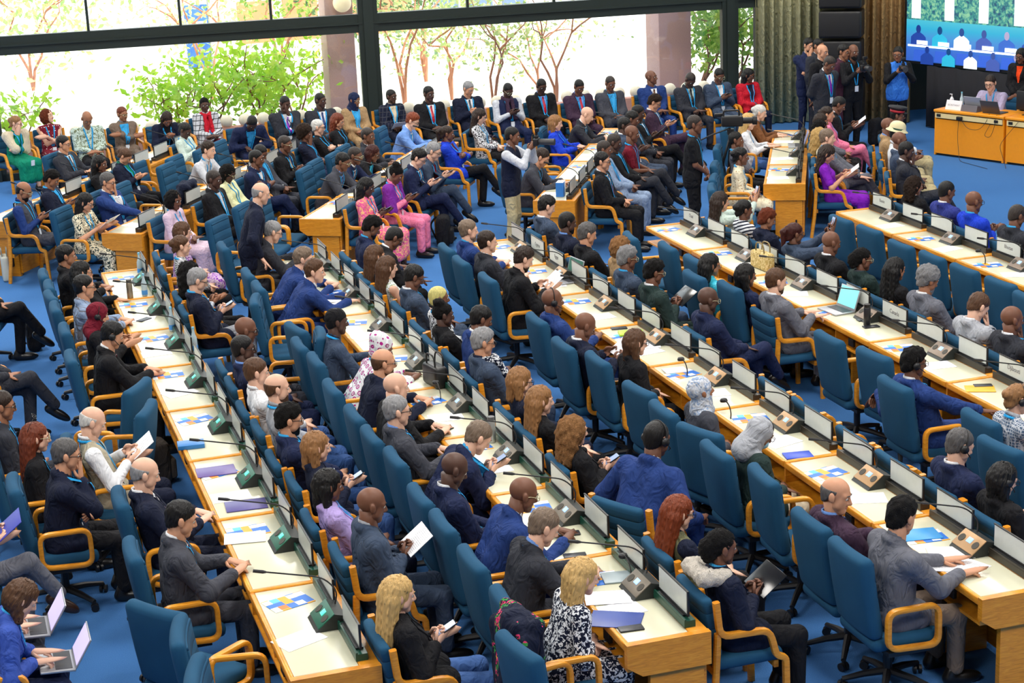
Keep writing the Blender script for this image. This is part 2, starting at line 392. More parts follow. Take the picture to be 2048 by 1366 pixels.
# window wall: dark metal posts and transom, line through (7.35, 31.45)
WA = radians(-6.6)
def wpt(x, z=0.0, off=0.0): return np.array([x+off*sin(-WA)*-1, 31.45+(x-7.35)*math.tan(WA)+off, z])
FR = M_plain('dark_green_metal', (38,48,44), .45, .2); WF = Matrix.Translation((7.35, 31.45, 0)) @ Matrix.Rotation(WA, 4, 'Z')
xs = [-8.2, .25-2.4, 7.22, 13.48, 14.75]     # post positions along the wall
k = 1/cos(WA)
posts = [(-15.2, .24), (-6.5, .30), (0.0, .34), (6.55, .30)]
for i, (x, w) in enumerate(posts):
    o = struct('trim_%d' % (i+1), M1(cube(w*.5, .30, CEIL, (0, 0, CEIL/2)), cube(w*.25, .16, CEIL, (w*.375, -.02, CEIL/2)), cube(w*.25, .16, CEIL, (-w*.375, -.02, CEIL/2)), nm='post', sm=False), FR, None, WF @ Matrix.Translation((x, 0, 0)))
struct('trim_5', M1(cube(25.5, .14, .15, (-4.2, 0, 2.20)), cube(25.5, .14, .15, (-4.2, 0, 2.365)), cube(25.5, .22, .035, (-4.2, 0, 2.285)), nm='transom', sm=False), FR, None, WF)
struct('trim_6', M1(cube(25.5, .2, .12, (-4.2, 0, .06)), nm='sill', sm=False), FR, None, WF)
mull = []
wn = 1
for a, b in zip(posts[:-1], posts[1:]):
    x0, x1 = a[0]+.17, b[0]-.17
    w = tag(ob('window_%d' % wn, M1(cube(x1-x0, .012, 2.0, ((x0+x1)/2, 0, 1.12)), nm='pane', sm=False), M_glass(), None, WF), kind='structure'); wn += 1
    n = 4; up = tag(ob('window_%d' % wn, M1(cube(x1-x0, .012, CEIL-2.44, ((x0+x1)/2, 0, (CEIL+2.44)/2)), nm='pane', sm=False), M_glass(), None, WF), kind='structure'); wn += 1
    for q in range(1, n):
        xm = x0+(x1-x0)*q/n+.05
        ob('mullion', M1(cube(.045, .08, CEIL-2.44, (xm, 0, (CEIL+2.44)/2)), nm='mullion', sm=False), FR, up)
w = tag(ob('window_%d' % wn, M1(cube(1.5, .012, 2.0, (7.45, 0, 1.12)), nm='pane', sm=False), M_glass(), None, WF), kind='structure')
struct('wall_window_side', M1(cube(14.5, .25, CEIL, (14.4, .3, CEIL/2)), nm='wall', sm=False), M_plain('dark_stage_wall', (58,56,52), .9), None, WF)
# ---------------------------------------------------------------- chairs
def bent(vf, ky, kz=0.0):
    V, F = vf; V = V.copy(); V[:, 0] += ky*V[:, 1]**2+kz*V[:, 2]**2; return V, F
def arm_path(): return fillet([(-.02, 0, .68), (.20, 0, .68), (.205, 0, .40), (-.16, 0, .42), (-.16, 0, .68), (-.02, 0, .68)], .075, 5)[:-1]
def swivel_parts():
    ap = arm_path(); R = []
    bk = rbox(.10, .50, .58, .045, 5); bk = bent(bk, .30, .10)
    b = MB().add(bk); me = b.mesh('backrest', 1); R.append(('backrest', me, M_fabric(), Matrix.Translation((-.27, 0, .755)) @ Matrix.Rotation(radians(-9), 4, 'Y'), None))
    R.append(('back_pad', M1(bent(rbox(.03, .44, .49, .012, 5), .30, .10)), M_fabric(chan=True), Matrix.Translation((.045, 0, 0)), 0))
    R.append(('seat', M1(rbox(.50, .50, .10, .045, 3)), M_fabric(), Matrix.Translation((.01, 0, .43)), None))
    R.append(('underframe', M1(cube(.30, .56, .03, (0, 0, .375)), cyl(.03, .12, .37, 10)), BLACK, None, None))
    for s in (1, -1): R.append(('armrest', M1(loft(ap, rrect(.036, .05, .012, 2), (0, 1, 0), True)), OAK, Matrix.Translation((0, .285*s, 0)), None))
    leg = M1(tube(np.array([(.02, 0, .12), (.16, 0, .105), (.30, 0, .075)]), np.array([.028, .024, .018]), 8)); cas = M1(tube(np.array([(0, -.028, .03), (0, -.008, .03)]), .03, 12, (1, 0, 0)), tube(np.array([(0, .008, .03), (0, .028, .03)]), .03, 12, (1, 0, 0)), cyl(.012, .03, .075, 8), ang=40)
    for q in range(5):
        m = Matrix.Rotation(radians(72*q+20), 4, 'Z'); R.append(('leg', leg, BLACK, m, None)); R.append(('caster', cas, BLACK, Matrix.Translation((.30, 0, 0)) @ Matrix.Rotation(.9, 4, 'Z'), len(R)-1))
    return R
def fixed_parts():
    R = []
    R.append(('backrest', M1(bent(rbox(.07, .47, .42, .03, 4), .18)), M_fabric(chan=True), Matrix.Translation((-.235, 0, .68)) @ Matrix.Rotation(radians(-10), 4, 'Y'), None))
    R.append(('seat', M1(rbox(.48, .49, .085, .035, 3)), M_fabric(), Matrix.Translation((.02, 0, .425)), None))
    for xx in (.21, -.20): R.append(('seat_rail', M1(cube(.03, .46, .05, (xx, 0, .36))), OAK, None, None))
    sp = fillet([(-.225, 0, .88), (-.20, 0, .64), (.14, 0, .63), (.19, 0, .44), (.255, 0, .42), (.265, 0, 0)], .07, 4)
    for s in (1, -1):
        R.append(('armrest', M1(loft(sp, rrect(.045, .045, .012, 2), (0, 1, 0))), OAK, Matrix.Translation((0, .272*s, 0)), None))
        R.append(('leg', M1(loft(np.array([(-.21, 0, .66), (-.23, 0, .3), (-.27, 0, 0)]), rrect(.045, .04, .01, 1), (0, 1, 0))), OAK, Matrix.Translation((0, .262*s, 0)), None))
    return R
CH = {'swivel': swivel_parts(), 'fixed': fixed_parts()}
CHAIRS = []     # (row, kind, x, y, face, occupied)
def add_chair(kind, x, y, face, row, who=None): CHAIRS.append([row, kind, x, y, face, who])
def build_chairs():
    by = {}
    for c in CHAIRS: by.setdefault(c[0], []).append(c)
    for row, L in by.items():
        L.sort(key=lambda c: -c[3])
        for i, (r, kind, x, y, face, who) in enumerate(L):
            nm = 'swivel_chair' if kind == 'swivel' else 'armchair'
            lab = ('blue swivel chair with oak arm loops, ' if kind == 'swivel' else 'blue armchair with oak frame, ')+('' if who else 'empty, ')+'%s from windows, %s' % (ORD[i], row_phrase(row))
            root = empty(nm, xf((x, y, 0), face), lab, 'chair', ('swivel chairs ' if kind == 'swivel' else 'armchairs ')+row_phrase(row)); made = []
            for n, me, mt, m, par in CH[kind]: made.append(ob(n, me, mt, root if par is None else made[par], m))
def row_phrase(row):
    if row == 'W': return 'window chairs'
    if row == 'K5': return 'desk-free front chairs'
    if row == 'Z': return 'aisle chairs'
    if row == 'S': return 'standing'
    if row == 'O': return 'secretariat table'
    return ('before ' if row.endswith('a') else 'behind ')+RNAME[row.rstrip('a')]
# ---------------------------------------------------------------- desks
def desk_meshes():
    w = U; R = {}
    R['desktop'] = M1(rbox(.40, w-.05, .035, .006, 1, (.235, w/2, .7225)))
    R['back_edge'] = M1(rbox(.035, w-.004, .055, .012, 1, (.0175, w/2, .717)))
    R['front_rail'] = M1(rbox(.125, w-.004, .05, .008, 1, (.4975, w/2, .722)))
    R['divider'] = M1(rbox(.55, .045, .05, .010, 1, (.277, w-.0225, .727)))
    R['shelf'] = M1(cube(.46, w-.01, .02, (.25, w/2, .555)), cube(.46, .02, .15, (.25, .01, .635)), cube(.018, w-.01, .10, (.50, w/2, .63)), cube(.44, .016, .14, (.25, w/2, .63)), sm=False)
    R['front_panel'] = M1(cube(.025, w-.004, .66, (.535, w/2, .37)), sm=False)
    R['foot_rail'] = M1(cube(.30, .04, .56, (.36, w/2, .28)), sm=False)
    R['socket_box'] = M1(rbox(.03, .10, .075, .006, 1, (.035, w*.27, .632)))
    # end: apron tapering down from the top, pedestal below
    R['end_apron'] = M1(prism([(0, .75), (.56, .75), (.56, .53), (.10, .53), (0, .60)], .05, 1), sm=False)
    R['end_pedestal'] = M1(cube(.36, .045, .53, (.34, 0, .265)), sm=False)
    R['keyhole'] = M1(tube(np.array([(.42, -.03, .16), (.42, .03, .16)]), .030, 14, (1, 0, 0)), cube(.02, .06, .10, (.438, 0, .21)))
    R['plate_channel'] = M1(cube(.075, .54, .045, (0, 0, .0225)), cube(.012, .54, .012, (-.03, 0, .05)), sm=False)
    return R
DM = desk_meshes(); CHANG = M_plain('dark_green_channel', (20,72,58), .35); CHANB = M_plain('dark_bronze_channel', (62,56,48), .4, .4)
CONS = {'A': ('green', M_plain('console_green_reflection', (22,96,74), .42, .25)), 'B': ('bronze', M_plain('console_bronze_reflection', (112,104,92), .4, .45)), 'C': ('copper', M_plain('console_copper_reflection', (176,140,100), .4, .45)), 'D': ('taupe', M_plain('console_taupe_reflection', (128,112,98), .4, .45))}  # same console metal in every row; reflected surroundings put into each row's colour
LCD = {'A': M_plain('green_display', (60,180,150), .3, emis=(90,235,205), estr=.9), 'B': M_plain('blue_display', (120,160,220), .3, emis=(165,205,250), estr=.9)}
GRILL = M_plain('speaker_mesh', (70,66,58), .6, .3); SHELL = M_plain('console_shell', (40,44,42), .5); STICK = M_plain('sticker_white', (214,214,208), .6)
def console_parts():
    R = {}
    # cross-section across the desk (x) and height: sloping face towards the seat
    R['body'] = M1(prism([(0, 0), (.02, .02), (.13, .105), (.20, .085), (.20, 0)], .26, 1), sm=False)
    a = math.atan2(.085, .11); face = Matrix.Translation((.075, 0, .0625)) @ Matrix.Rotation(-a, 4, 'Y')
    R['face'] = (M1(rbox(.139, .262, .008, .003, 1)), face @ Matrix.Translation((0, 0, .003)))
    R['display'] = (M1(rbox(.042, .055, .005, .002, 1)), face @ Matrix.Translation((.012, 0, .008)))
    R['speaker_grille'] = [(M1(cyl(.030, 0, .004, 18)), face @ Matrix.Translation((.0, .085*s, .006))) for s in (1, -1)]
    R['sticker'] = (M1(cube(.035, .002, .016)), Matrix.Translation((.16, -.131, .03)))
    p = fillet([(.17, .06, .08), (.20, .09, .17), (.12, .13, .26), (-.24, .20, .33)], .08, 5); R['gooseneck'] = (M1(tube(p, .0055, 7)), Matrix())
    e = p[-1]; d = nz(p[-1]-p[-2]); R['microphone'] = (M1(tube(np.array([e-d*.01, e+d*.01, e+d*.075]), np.array([.007, .012, .011]), 9)), Matrix()); return R
CP = console_parts()
def plate_parts():
    R = {'pane': M1(cube(.008, .46, .150, (0, 0, .10)), sm=False), 'frame': M1(cube(.016, .48, .014, (0, 0, .02)), cube(.014, .014, .16, (0, -.236, .10)), cube(.012, .48, .008, (0, 0, .178)), sm=False), 'base': M1(cube(.05, .40, .012, (0, 0, .006)), sm=False)}
    return R
PP = plate_parts(); PANE = M_plain('white_card_in_acrylic', (206,212,208), .25); PFR = M_plain('plate_black_frame', (24,26,28), .4)
TEXTS = {}
def lettering(txt, parent, mat, size, mt, name='lettering'):
    c = bpy.data.curves.new('lettering', 'FONT'); c.body = txt; c.size = size; c.align_x = 'CENTER'; c.align_y = 'CENTER'; c.extrude = .0008; c.materials.append(mt)
    t_ = bpy.data.objects.new(name, c); COL.objects.link(t_); bpy.context.view_layer.update(); me = bpy.data.meshes.new_from_object(t_.evaluated_get(bpy.context.evaluated_depsgraph_get())); bpy.data.objects.remove(t_)
    if not me.materials: me.materials.append(mt)
    o = bpy.data.objects.new(name, me); COL.objects.link(o); o.parent = parent; o.matrix_local = mat; return o
INK = M_plain('grey_ink', (130,128,130), .7)
PLATE_TXT = {('E', 0, 0): 'Benin', ('E', 2, 0): 'Bhutan', ('D', 3, 1): 'Canada', ('D', 5, 0): 'Djibouti', ('K0', 1, 0): 'Lao', ('C', 0, 1): 'Cyprus', ('C', 1, 0): 'Egypt', ('D', 0, 0): 'Chad'}
UNITS = {}
def build_desks():
    for r, ((x, y), ang, n, sg) in ROWS.items():
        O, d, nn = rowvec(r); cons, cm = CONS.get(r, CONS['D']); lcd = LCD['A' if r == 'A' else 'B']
        for u in range(n):
            # unit origin: the camera-side end of the unit; units counted from the windows
            k = u if sg < 0 else n-1-u
            base = O-d*U*(u+1) if sg < 0 else O+d*U*u
            m = xf((base[0], base[1], 0), -radians(ang)); where = '%s from windows in %s' % (ORD[k], RNAME[r]); UNITS[(r, k)] = m
            root = empty('desk_unit', m, 'cream-topped oak conference desk, '+where, 'desk', 'desk units of '+RNAME[r])
            for nm, mt in (('desktop', CREAM), ('back_edge', OAK), ('front_rail', OAK), ('divider', OAK), ('shelf', OAK), ('front_panel', OAK), ('foot_rail', OAK), ('socket_box', BLACK)): ob(nm, DM[nm], mt, root)
            chm = CHANG if r in 'AB' else CHANB
            for yy in (.33, 1.07): ob('plate_channel', DM['plate_channel'], chm, root, Matrix.Translation((.465, yy, .747)))
            if (sg < 0 and u == n-1) or (sg > 0 and u == 0):
                ob('end_apron', DM['end_apron'], OAK, root, Matrix.Translation((0, -.026, 0))); ob('end_pedestal', DM['end_pedestal'], OAK, root); ob('keyhole', DM['keyhole'], BLACK, root, Matrix.Translation((0, -.015, 0)))
            if (sg < 0 and u == 0) or (sg > 0 and u == n-1): ob('end_pedestal', DM['end_pedestal'], OAK, root, Matrix.Translation((0, U-.03, 0)))
            if r == 'D' and k == 3: pass
            c = empty('microphone_console', m @ Matrix.Translation((.285, .70, .742)), '%s microphone console with gooseneck, %s' % (cons, where), 'microphone console', 'microphone consoles of '+RNAME[r])
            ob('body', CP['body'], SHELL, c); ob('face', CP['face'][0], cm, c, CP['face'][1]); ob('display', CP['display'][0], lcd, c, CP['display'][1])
            for g, gm in CP['speaker_grille']: ob('speaker_grille', g, GRILL, c, gm)
            ob('sticker', CP['sticker'][0], STICK, c, CP['sticker'][1]); gk = ob('gooseneck', CP['gooseneck'][0], BLACK, c); ob('microphone', CP['microphone'][0], BLACK, gk)
            for pi_, yy in enumerate((1.07, .33)):
                pl = empty('name_plate', m @ Matrix.Translation((.468, yy, .792)), '%s name plate, %s' % ('white acrylic' if True else '', ('far one, ' if pi_ == 0 else 'near one, ')+where), 'name plate', 'name plates of '+RNAME[r])
                for nm, mt in (('pane', PANE), ('frame', PFR), ('base', PFR)): ob(nm, PP[nm], mt, pl)
                t = PLATE_TXT.get((r, k, pi_))
                if t: lettering(t, pl, Matrix.Translation((-.0052, 0, .10)) @ Matrix.Rotation(radians(-90), 4, 'Z') @ Matrix.Rotation(radians(90), 4, 'X'), .06, INK)
build_desks()
# ---------------------------------------------------------------- people
def Ry(a): return np.array([[cos(a), 0, sin(a)], [0, 1, 0], [-sin(a), 0, cos(a)]])
def Rz(a): return np.array([[cos(a), -sin(a), 0], [sin(a), cos(a), 0], [0, 0, 1]])
def Rx(a): return np.array([[1, 0, 0], [0, cos(a), -sin(a)], [0, sin(a), cos(a)]])
def ik(S, W, l1, l2, pole):
    d = W-S; L = np.linalg.norm(d); dn = d/L; L = min(L, (l1+l2)*.995); a = (l1*l1-l2*l2+L*L)/(2*L); h = sqrt(max(0, l1*l1-a*a))
    p = pole-dn*(pole@dn); return S+dn*a+nz(p)*h, S+dn*L
# wrist target (relative to pelvis, y towards own side), finger direction, back-of-hand normal, curl
def arm_pose(a, s, hc):
    up = (0, 0, 1)
    T = dict(lap=((.25, .045, .14), (.45, -.85, -.1), (.3, 0, 1), .5), knees=((.36, .12, .14), (1, -.1, -.2), up, .25), phone=((.29, .06, .27), (.75, -.45, .35), (.3, .8, -.4), .75),
        desk=((.44, .13, .26), (.55, -.75, 0), up, .35), rest=((.19, .27, .17), (1, 0, -.15), up, .4), read=((.34, .13, .31), (.9, -.2, .25), (0, 1, -.2), .7),
        up=((.33, .05, .58), (.4, -.25, .9), (.3, .8, 0), .65), type=((.42, .10, .27), (1, -.15, -.05), up, .5), typelap=((.27, .09, .17), (1, -.15, -.1), up, .5), reach=((.50, .12, .25), (1, -.1, 0), up, .3),
        wide=((.26, .30, .10), (.9, -.4, -.2), up, .4), down=((.04, .26, -.16), (.15, 0, -1), (0, 1, 0), .35), clasp=((.20, .035, .02), (.2, -.8, -.5), (1, 0, .3), .5), back=((-.17, .03, .03), (0, -.9, -.3), (-1, 0, 0), .4), cam=((.27, .08, .36), (.6, -.5, .4), (.2, .8, -.3), .75), camup=((.30, .10, .50), (.5, -.6, .5), (.2, .8, -.2), .75))
    cross = ((.19, -.11, .30+.03*s), (.0, -1, .05), (1, 0, .3), .3)
    chin = (tuple(np.array((hc[0]+.085, .03, hc[2]-.20))), (.05, -.25, .95), (.95, .35, 0), .6)
    if a == 'cross': return cross
    if a in ('chinR', 'chinL'): return chin if (s < 0) == (a == 'chinR') else ((.20, -.05, .22), (.2, -1, 0), (1, 0, .3), .4)
    if a in ('chinRd', 'chinLd'): return chin if (s < 0) == (a == 'chinRd') else T['desk']
    if a == 'out': return ((.46, .22, .20), (1, 0, -.2), up, .3) if s < 0 else ((-.16, .50, .26), (-.3, .5, -.8), (0, 1, 0), .4)
    if a == 'chairhold': return ((.12, .28, -.04), (.6, .1, -.8), (.6, 0, .8), .3) if s < 0 else T['down']
    if a == 'write': return ((.46, .07, .26), (.7, -.6, -.25), (0, .5, .85), .6) if s < 0 else T['desk']
    return T[a]
LEGS = dict(flat=((.43, .13, .50), (.43, .13, .10), 0), fwd=((.42, .12, .50), (.58, .12, .10), 0), tuck=((.42, .12, .50), (.30, .12, .10), 0), wide=((.40, .20, .50), (.42, .20, .10), 0))
def skeleton(seated, lean, arms, legs, hp, hy, hr, sex):
    L = radians(lean); t = A3(sin(L), 0, cos(L)); f = A3(cos(L), 0, -sin(L)); Y = A3(0, 1, 0); zp = .53 if seated else .96
    P = A3(0, 0, zp); N = P+t*(.50 if sex == 'm' else .485); J = dict(P=P, t=t, f=f, N=N, seated=seated)
    hR = Rz(radians(hy)) @ Ry(radians(hp)) @ Rx(radians(hr)); nv = Ry(radians(hp*.45)) @ nz(t+A3(0, 0, .45)); hc = N+nv*.082+hR@A3(.012, 0, .085); J['hc'] = hc; J['hR'] = hR; J['nv'] = nv
    hcr = hc-P
    for s in (1, -1):
        S = P+t*.435+Y*s*(.208 if sex == 'm' else .172); w, d, n, c = arm_pose(arms, s, hcr)
        if seated and arms in ('desk', 'type', 'write', 'read', 'phone', 'reach') : w = (w[0]-.08+t[0]*.42, w[1], w[2])
        W = P+A3(w[0], w[1]*s, w[2]); pole = A3(-.35, .75*s, -1.0)
        if arms.startswith('chin') and w[2] > .3: pole = A3(.3, .5*s, -1)
        E, W = ik(S, W, .285, .25, pole); J[s] = dict(S=S, E=E, W=W, hd=nz(A3(d[0], d[1]*s, d[2])), hn=nz(A3(n[0], n[1]*s, n[2])), c=c)
        H = P+A3(0, .085*s, 0)
        if seated:
            if legs in LEGS: k, a, _ = LEGS[legs]; K = A3(k[0], k[1]*s, k[2]); An = A3(a[0], a[1]*s, a[2]); fp = 0
            else:
                over = -1 if legs[-1] == 'R' else 1
                if legs.startswith('cross'):
                    if s == over: K = A3(.46, .03*s, .63); An = A3(.66, -.06*s, .30); fp = 35
                    else: K = A3(.43, .07*s, .50); An = A3(.40, .05*s, .10); fp = 0
                else:
                    if s == over: K = A3(.36, .27*s, .57); An = A3(.50, -.12*s, .62); fp = 20
                    else: K = A3(.42, .14*s, .50); An = A3(.42, .13*s, .10); fp = 0
        else: K = A3(.03, .10*s, .52); An = A3(-.02, .11*s, .10); fp = 0
        J[s].update(H=H, K=K, A=An, fp=fp, fy=(s*6 if fp == 0 else -s*4))
    return J
def torso(J, sex, bk, ease=0.0):
    P, t, f = J['P'], J['t'], J['f']; Y = A3(0, 1, 0); o = []
    rl, rw, ru = ((.110, .108, .106) if sex == 'm' else (.104, .086, .084)); sw = .208 if sex == 'm' else .172
    for s in (1, -1):
        o += [rc(P+Y*s*.078, P+t*.17+Y*s*.070, rl*bk+ease, rw*bk+ease), rc(P+t*.17+Y*s*.070, P+t*.37+Y*s*(.105 if sex == 'm' else .080), rw*bk+ease, ru+ease)]
        o.append(rc(P+t*.425+Y*s*.12, P+t*.478+Y*s*.035, .052+ease, .046+ease))
    o += [rc(P+t*.06+f*.025*bk, P+t*.30+f*.015, .100*bk+ease, .092+ease), rc(P+t*.436+Y*(sw-.012), P+t*.436-Y*(sw-.012), .060+ease), rc(P+t*.36-f*.018, P+t*.485-f*.012, .082+ease, .060+ease)]
    if sex == 'f': o += [rc(P+t*.315+f*.072+Y*s*.062, P+t*.33+f*.06+Y*s*.07, .055+ease) for s in (1, -1)]
    return o
def sleeves(J, kind, ease=0.0, lo=1.0):
    o = []
    for s in (1, -1):
        a = J[s]
        if kind == 'none': continue
        if kind == 'short': o.append(rc(a['S'], a['S']+(a['E']-a['S'])*.72, .064+ease, .056+ease)); continue
        o += [rc(a['S'], a['E'], .066+ease, .055+ease), rc(a['E'], a['E']+(a['W']-a['E'])*.90*lo, .054+ease, .040+ease)]
    return o
def skirt(J, long=.45, r=.10):
    P = J['P']; o = []
    if not J['seated']:
        return [rc(P+A3(0, .06*s, .0), P+A3(0, .08*s, -long), .11, .12) for s in (1, -1)]
    for s in (1, -1):
        a = J[s]; o += [rc(a['H'], a['K'], .105, .085), rc(a['K'], a['K']+(a['A']-a['K'])*long, .085, .085)]
    m = (J[1]['K']+J[-1]['K'])/2; an = (J[1]['A']+J[-1]['A'])/2
    o += [rc(P+A3(.05, 0, 0), m, .10, .085), rc(m, m+(an-m)*long, .085, .095)]; return o
def bounds(prims, pad=.05):
    lo = np.full(3, 9.0); hi = -lo
    for p in prims:
        if p[0] == 'c':
            r = max(p[3], p[4]); lo = np.minimum(lo, np.minimum(p[1], p[2])-r); hi = np.maximum(hi, np.maximum(p[1], p[2])+r)
        else: lo = np.minimum(lo, p[1]-p[2].max()); hi = np.maximum(hi, p[1]+p[2].max())
    return lo-pad, hi+pad
def trace(f, O, d):
    p = O.astype(np.float32).copy(); d = np.asarray(d, np.float32)
    for _ in range(11): p += d*np.clip(f(p), -.05, .3)[:, None]*.9
    return p
def ribbon(path, nrm, w, th=.003):
    path = np.asarray(path, float); nrm = np.asarray(nrm, float); nrm = nrm/np.linalg.norm(nrm, axis=1, keepdims=True); T = np.gradient(path, axis=0); sd = np.cross(T, nrm); sd /= np.linalg.norm(sd, axis=1, keepdims=True)+1e-9
    w = np.broadcast_to(np.asarray(w, float), (len(path),))[:, None]; a = sd*w/2; b = nrm*th
    V = np.stack([path-a, path+a, path+a+b, path-a+b], 1); N = len(path); i = np.arange(N*4).reshape(N, 4); j = np.roll(i, -1, 1)
    return V.reshape(-1, 3), [np.stack([i[:-1], j[:-1], j[1:], i[1:]], -1).reshape(-1, 4), i[:1], i[-1:]]
TOPC = {}
def chest_line(f, J, ys, vs):
    P, t, fd = J['P'], J['t'], J['f']; O = np.array([P+t*v+fd*.32+A3(0, y, 0) for y, v in zip(ys, vs)]); return trace(f, O, -fd)
def ring(J, r, h, a0, a1, n, fw=0.0):
    """points round the neck; a = 0 front, 180 back"""
    N, t, f = J['N'], J['t'], J['f']; ang = np.radians(np.linspace(a0, a1, n))
    return np.array([N+t*(h-.022*cos(a))+f*(cos(a)*r+fw)+A3(0, sin(a)*r, 0) for a in ang]), np.array([f*cos(a)+A3(0, sin(a), 0) for a in ang])
def band(J, r, h, hh, a0, a1, n=13, th=.006):
    p, nr = ring(J, r, h, a0, a1, n); t = J['t']; V = np.stack([p, p+t*hh-nr*.006, p+t*hh-nr*.006-nr*th, p-nr*th], 1); i = np.arange(n*4).reshape(n, 4); j = np.roll(i, -1, 1)
    return V.reshape(-1, 3), [np.stack([i[:-1], j[:-1], j[1:], i[1:]], -1).reshape(-1, 4), i[:1], i[-1:]]
def get_top(pk, J, sex, bk, typ, h):
    """meshes of the upper garment for one pose: dict part -> mesh"""
    key = (pk, sex, bk, typ, h)
    if key in TOPC: return TOPC[key]
    R = {}; jacket = typ in ('suit', 'blazer', 'coat'); ease = .008 if jacket else 0.0
    sl = {'tshirt': 'short', 'sleeveless': 'none', 'dressless': 'none', 'dress': 'short', 'saree': 'short'}.get(typ, 'long')
    pr = torso(J, sex, bk, ease)
    if typ != 'vest': pr += sleeves(J, sl, ease)
    if jacket:
        P = J['P']
        for s in (1, -1):
            pr.append(rc(P+A3(-.01, .085*s, .0), P+(A3(.13, .115*s, .015) if J['seated'] else A3(0, .085*s, -.16)), .112*bk, .108*bk))
        p, _ = ring(J, .068, .012, 95, 265, 7)
        pr += [rc(p[i], p[i+1], .017) for i in range(6)]
    elif typ in ('dress', 'dressless', 'dresslong', 'saree'): pr += skirt(J, .62 if typ != 'saree' else .92)
    elif J['seated']: pr += [rc(J['P']+A3(0, .08*s, 0), J['P']+A3(.07, .1*s, .01), .108*bk) for s in (1, -1)]
    else: pr += [rc(J['P']+A3(0, .075*s, 0), J['P']+A3(0, .08*s, -.10), .108*bk) for s in (1, -1)]
    f = union(pr, .035); lo, hi = bounds(pr); mb = MB().add(snet(f, lo, hi, h)); fd = J['f']
    # one trace for everything that lies on the chest
    vl = np.linspace(.475, .22, 8); yl = np.linspace(.062, .022, 8); wl = np.array([.02, .036, .044, .046, .042, .034, .024, .012])
    vp = np.linspace(.478, .20, 9); hw = np.linspace(.066, .010, 9); vt = np.linspace(.47, .17, 7); vn = np.linspace(.465, .13, 9); yn = np.linspace(.070, .012, 9)
    sets = [(yl+wl*.45, vl), (-(yl+wl*.45), vl)]+[(hw*k, vp) for k in (-1, -.5, 0, .5, 1)]+[(vt*0, vt), (yn, vn), (-yn, vn), (np.zeros(1), np.array([.07]))]
    allp = chest_line(f, J, np.concatenate([a for a, _ in sets]), np.concatenate([b_ for _, b_ in sets])); cuts = np.cumsum([len(a) for a, _ in sets])[:-1]; Q = np.split(allp, cuts)
    if jacket:
        for q_ in Q[:2]: mb.add(ribbon(q_, np.repeat([fd], 8, 0), wl, .009))
    R['top'] = mb.mesh('garment', 1)
    if jacket or typ in ('shirt', 'vest'):
        sb = MB()
        if jacket:
            V = np.stack([q_+fd*.005 for q_ in Q[2:7]], 1); i = np.arange(45).reshape(9, 5); sb.add((V.reshape(-1, 3), [np.stack([i[:-1, :-1], i[1:, :-1], i[1:, 1:], i[:-1, 1:]], -1).reshape(-1, 4)]))
            for s in (1, -1): a = J[s]; d = a['W']-a['E']; R['cuff%d' % s] = M1(tube(np.array([a['E']+d*.84, a['E']+d*.985]), np.array([.036, .037]), 9))
        sb.add(band(J, .0625, .030, .030, 14, 346, 15)); R['shirt'] = sb.mesh('shirt', 1)
    if typ == 'vest':
        q = sleeves(J, 'long'); R['sleeves'] = []
        for n_, s in enumerate((1, -1)): qq = q[2*n_:2*n_+2]+[rc(J[s]['S'], J[s]['S']-A3(0, .05*s, 0), .055)]; g = union(qq, .03); lo, hi = bounds(qq); R['sleeves'].append(MB().add(snet(g, lo, hi, h)).mesh('sleeve', 1))
    if jacket: R['tie'] = MB().add(ribbon(Q[7]+fd*.010, np.repeat([fd], 7, 0), np.array([.026, .03, .034, .04, .046, .05, .01]), .006)).mesh('tie', 1)
    r = .086 if jacket else .070; lb = MB()      # lanyard: round the neck and down the chest
    for s, fr in ((1, Q[8]), (-1, Q[9])):
        bp, bn = ring(J, r, .016, s*78, s*180, 7); lb.add(ribbon(np.concatenate([bp[::-1], fr+fd*(.012 if jacket else .006)]), np.concatenate([bn[::-1]+J['t']*.6, np.repeat([fd], 9, 0)]), .021, .003))
    R['lanyard'] = lb.mesh('lanyard', 1); e = Q[10][0]+fd*.014
    R['badge_at'] = Matrix(((fd[0], 0, J['t'][0], e[0]), (0, 1, 0, e[1]), (fd[2], 0, J['t'][2], e[2]), (0, 0, 0, 1)))
    TOPC[key] = R; return R
BOTC = {}
def get_bottom(lk, J, bk, typ, h):
    key = (lk, bk, typ, h)
    if key in BOTC: return BOTC[key]
    pr = []
    if typ == 'skirt': pr = skirt(J, .35)
    else:
        for s in (1, -1):
            a = J[s]; an = a['A']+(a['K']-a['A'])*.06; pr += [rc(a['H'], a['K'], .092*bk, .068), rc(a['K'], an, .066, .056)]
        pr.append(rc(J[1]['H'], J[-1]['H'], .103*bk))
    f = union(pr, .03); lo, hi = bounds(pr); BOTC[key] = MB().add(snet(f, lo, hi, h)).mesh('lower_garment', 1); return BOTC[key]
SKC = {}
def get_inner(pk, lk, J, bare, legs, h):
    key = (pk, lk if legs else 0, bare, legs, h)
    if key in SKC: return SKC[key]
    P, t, N = J['P'], J['t'], J['N']; pr = [rc(P, N-t*.06, .065, .06), rc(N-t*.09+J['f']*.012, N+J['f']*.006, .050, .046)]
    for s in (1, -1):
        a = J[s]; r = ((.050, .041, .041, .026) if bare == 2 else (.034, .036, .041, .026) if bare == 1 else (.034, .033, .032, .026))
        pr += [rc(N-t*.07, a['S'], .05, r[0]), rc(a['S'], a['E'], r[0], r[1]), rc(a['E'], a['W'], r[2], r[3])]
        if legs: pr += [rc(a['H'], a['K'], .075, .056), rc(a['K'], a['A'], .054, .034)]
    f = union(pr, .02); lo, hi = bounds(pr); SKC[key] = snet(f, lo, hi, h); return SKC[key]
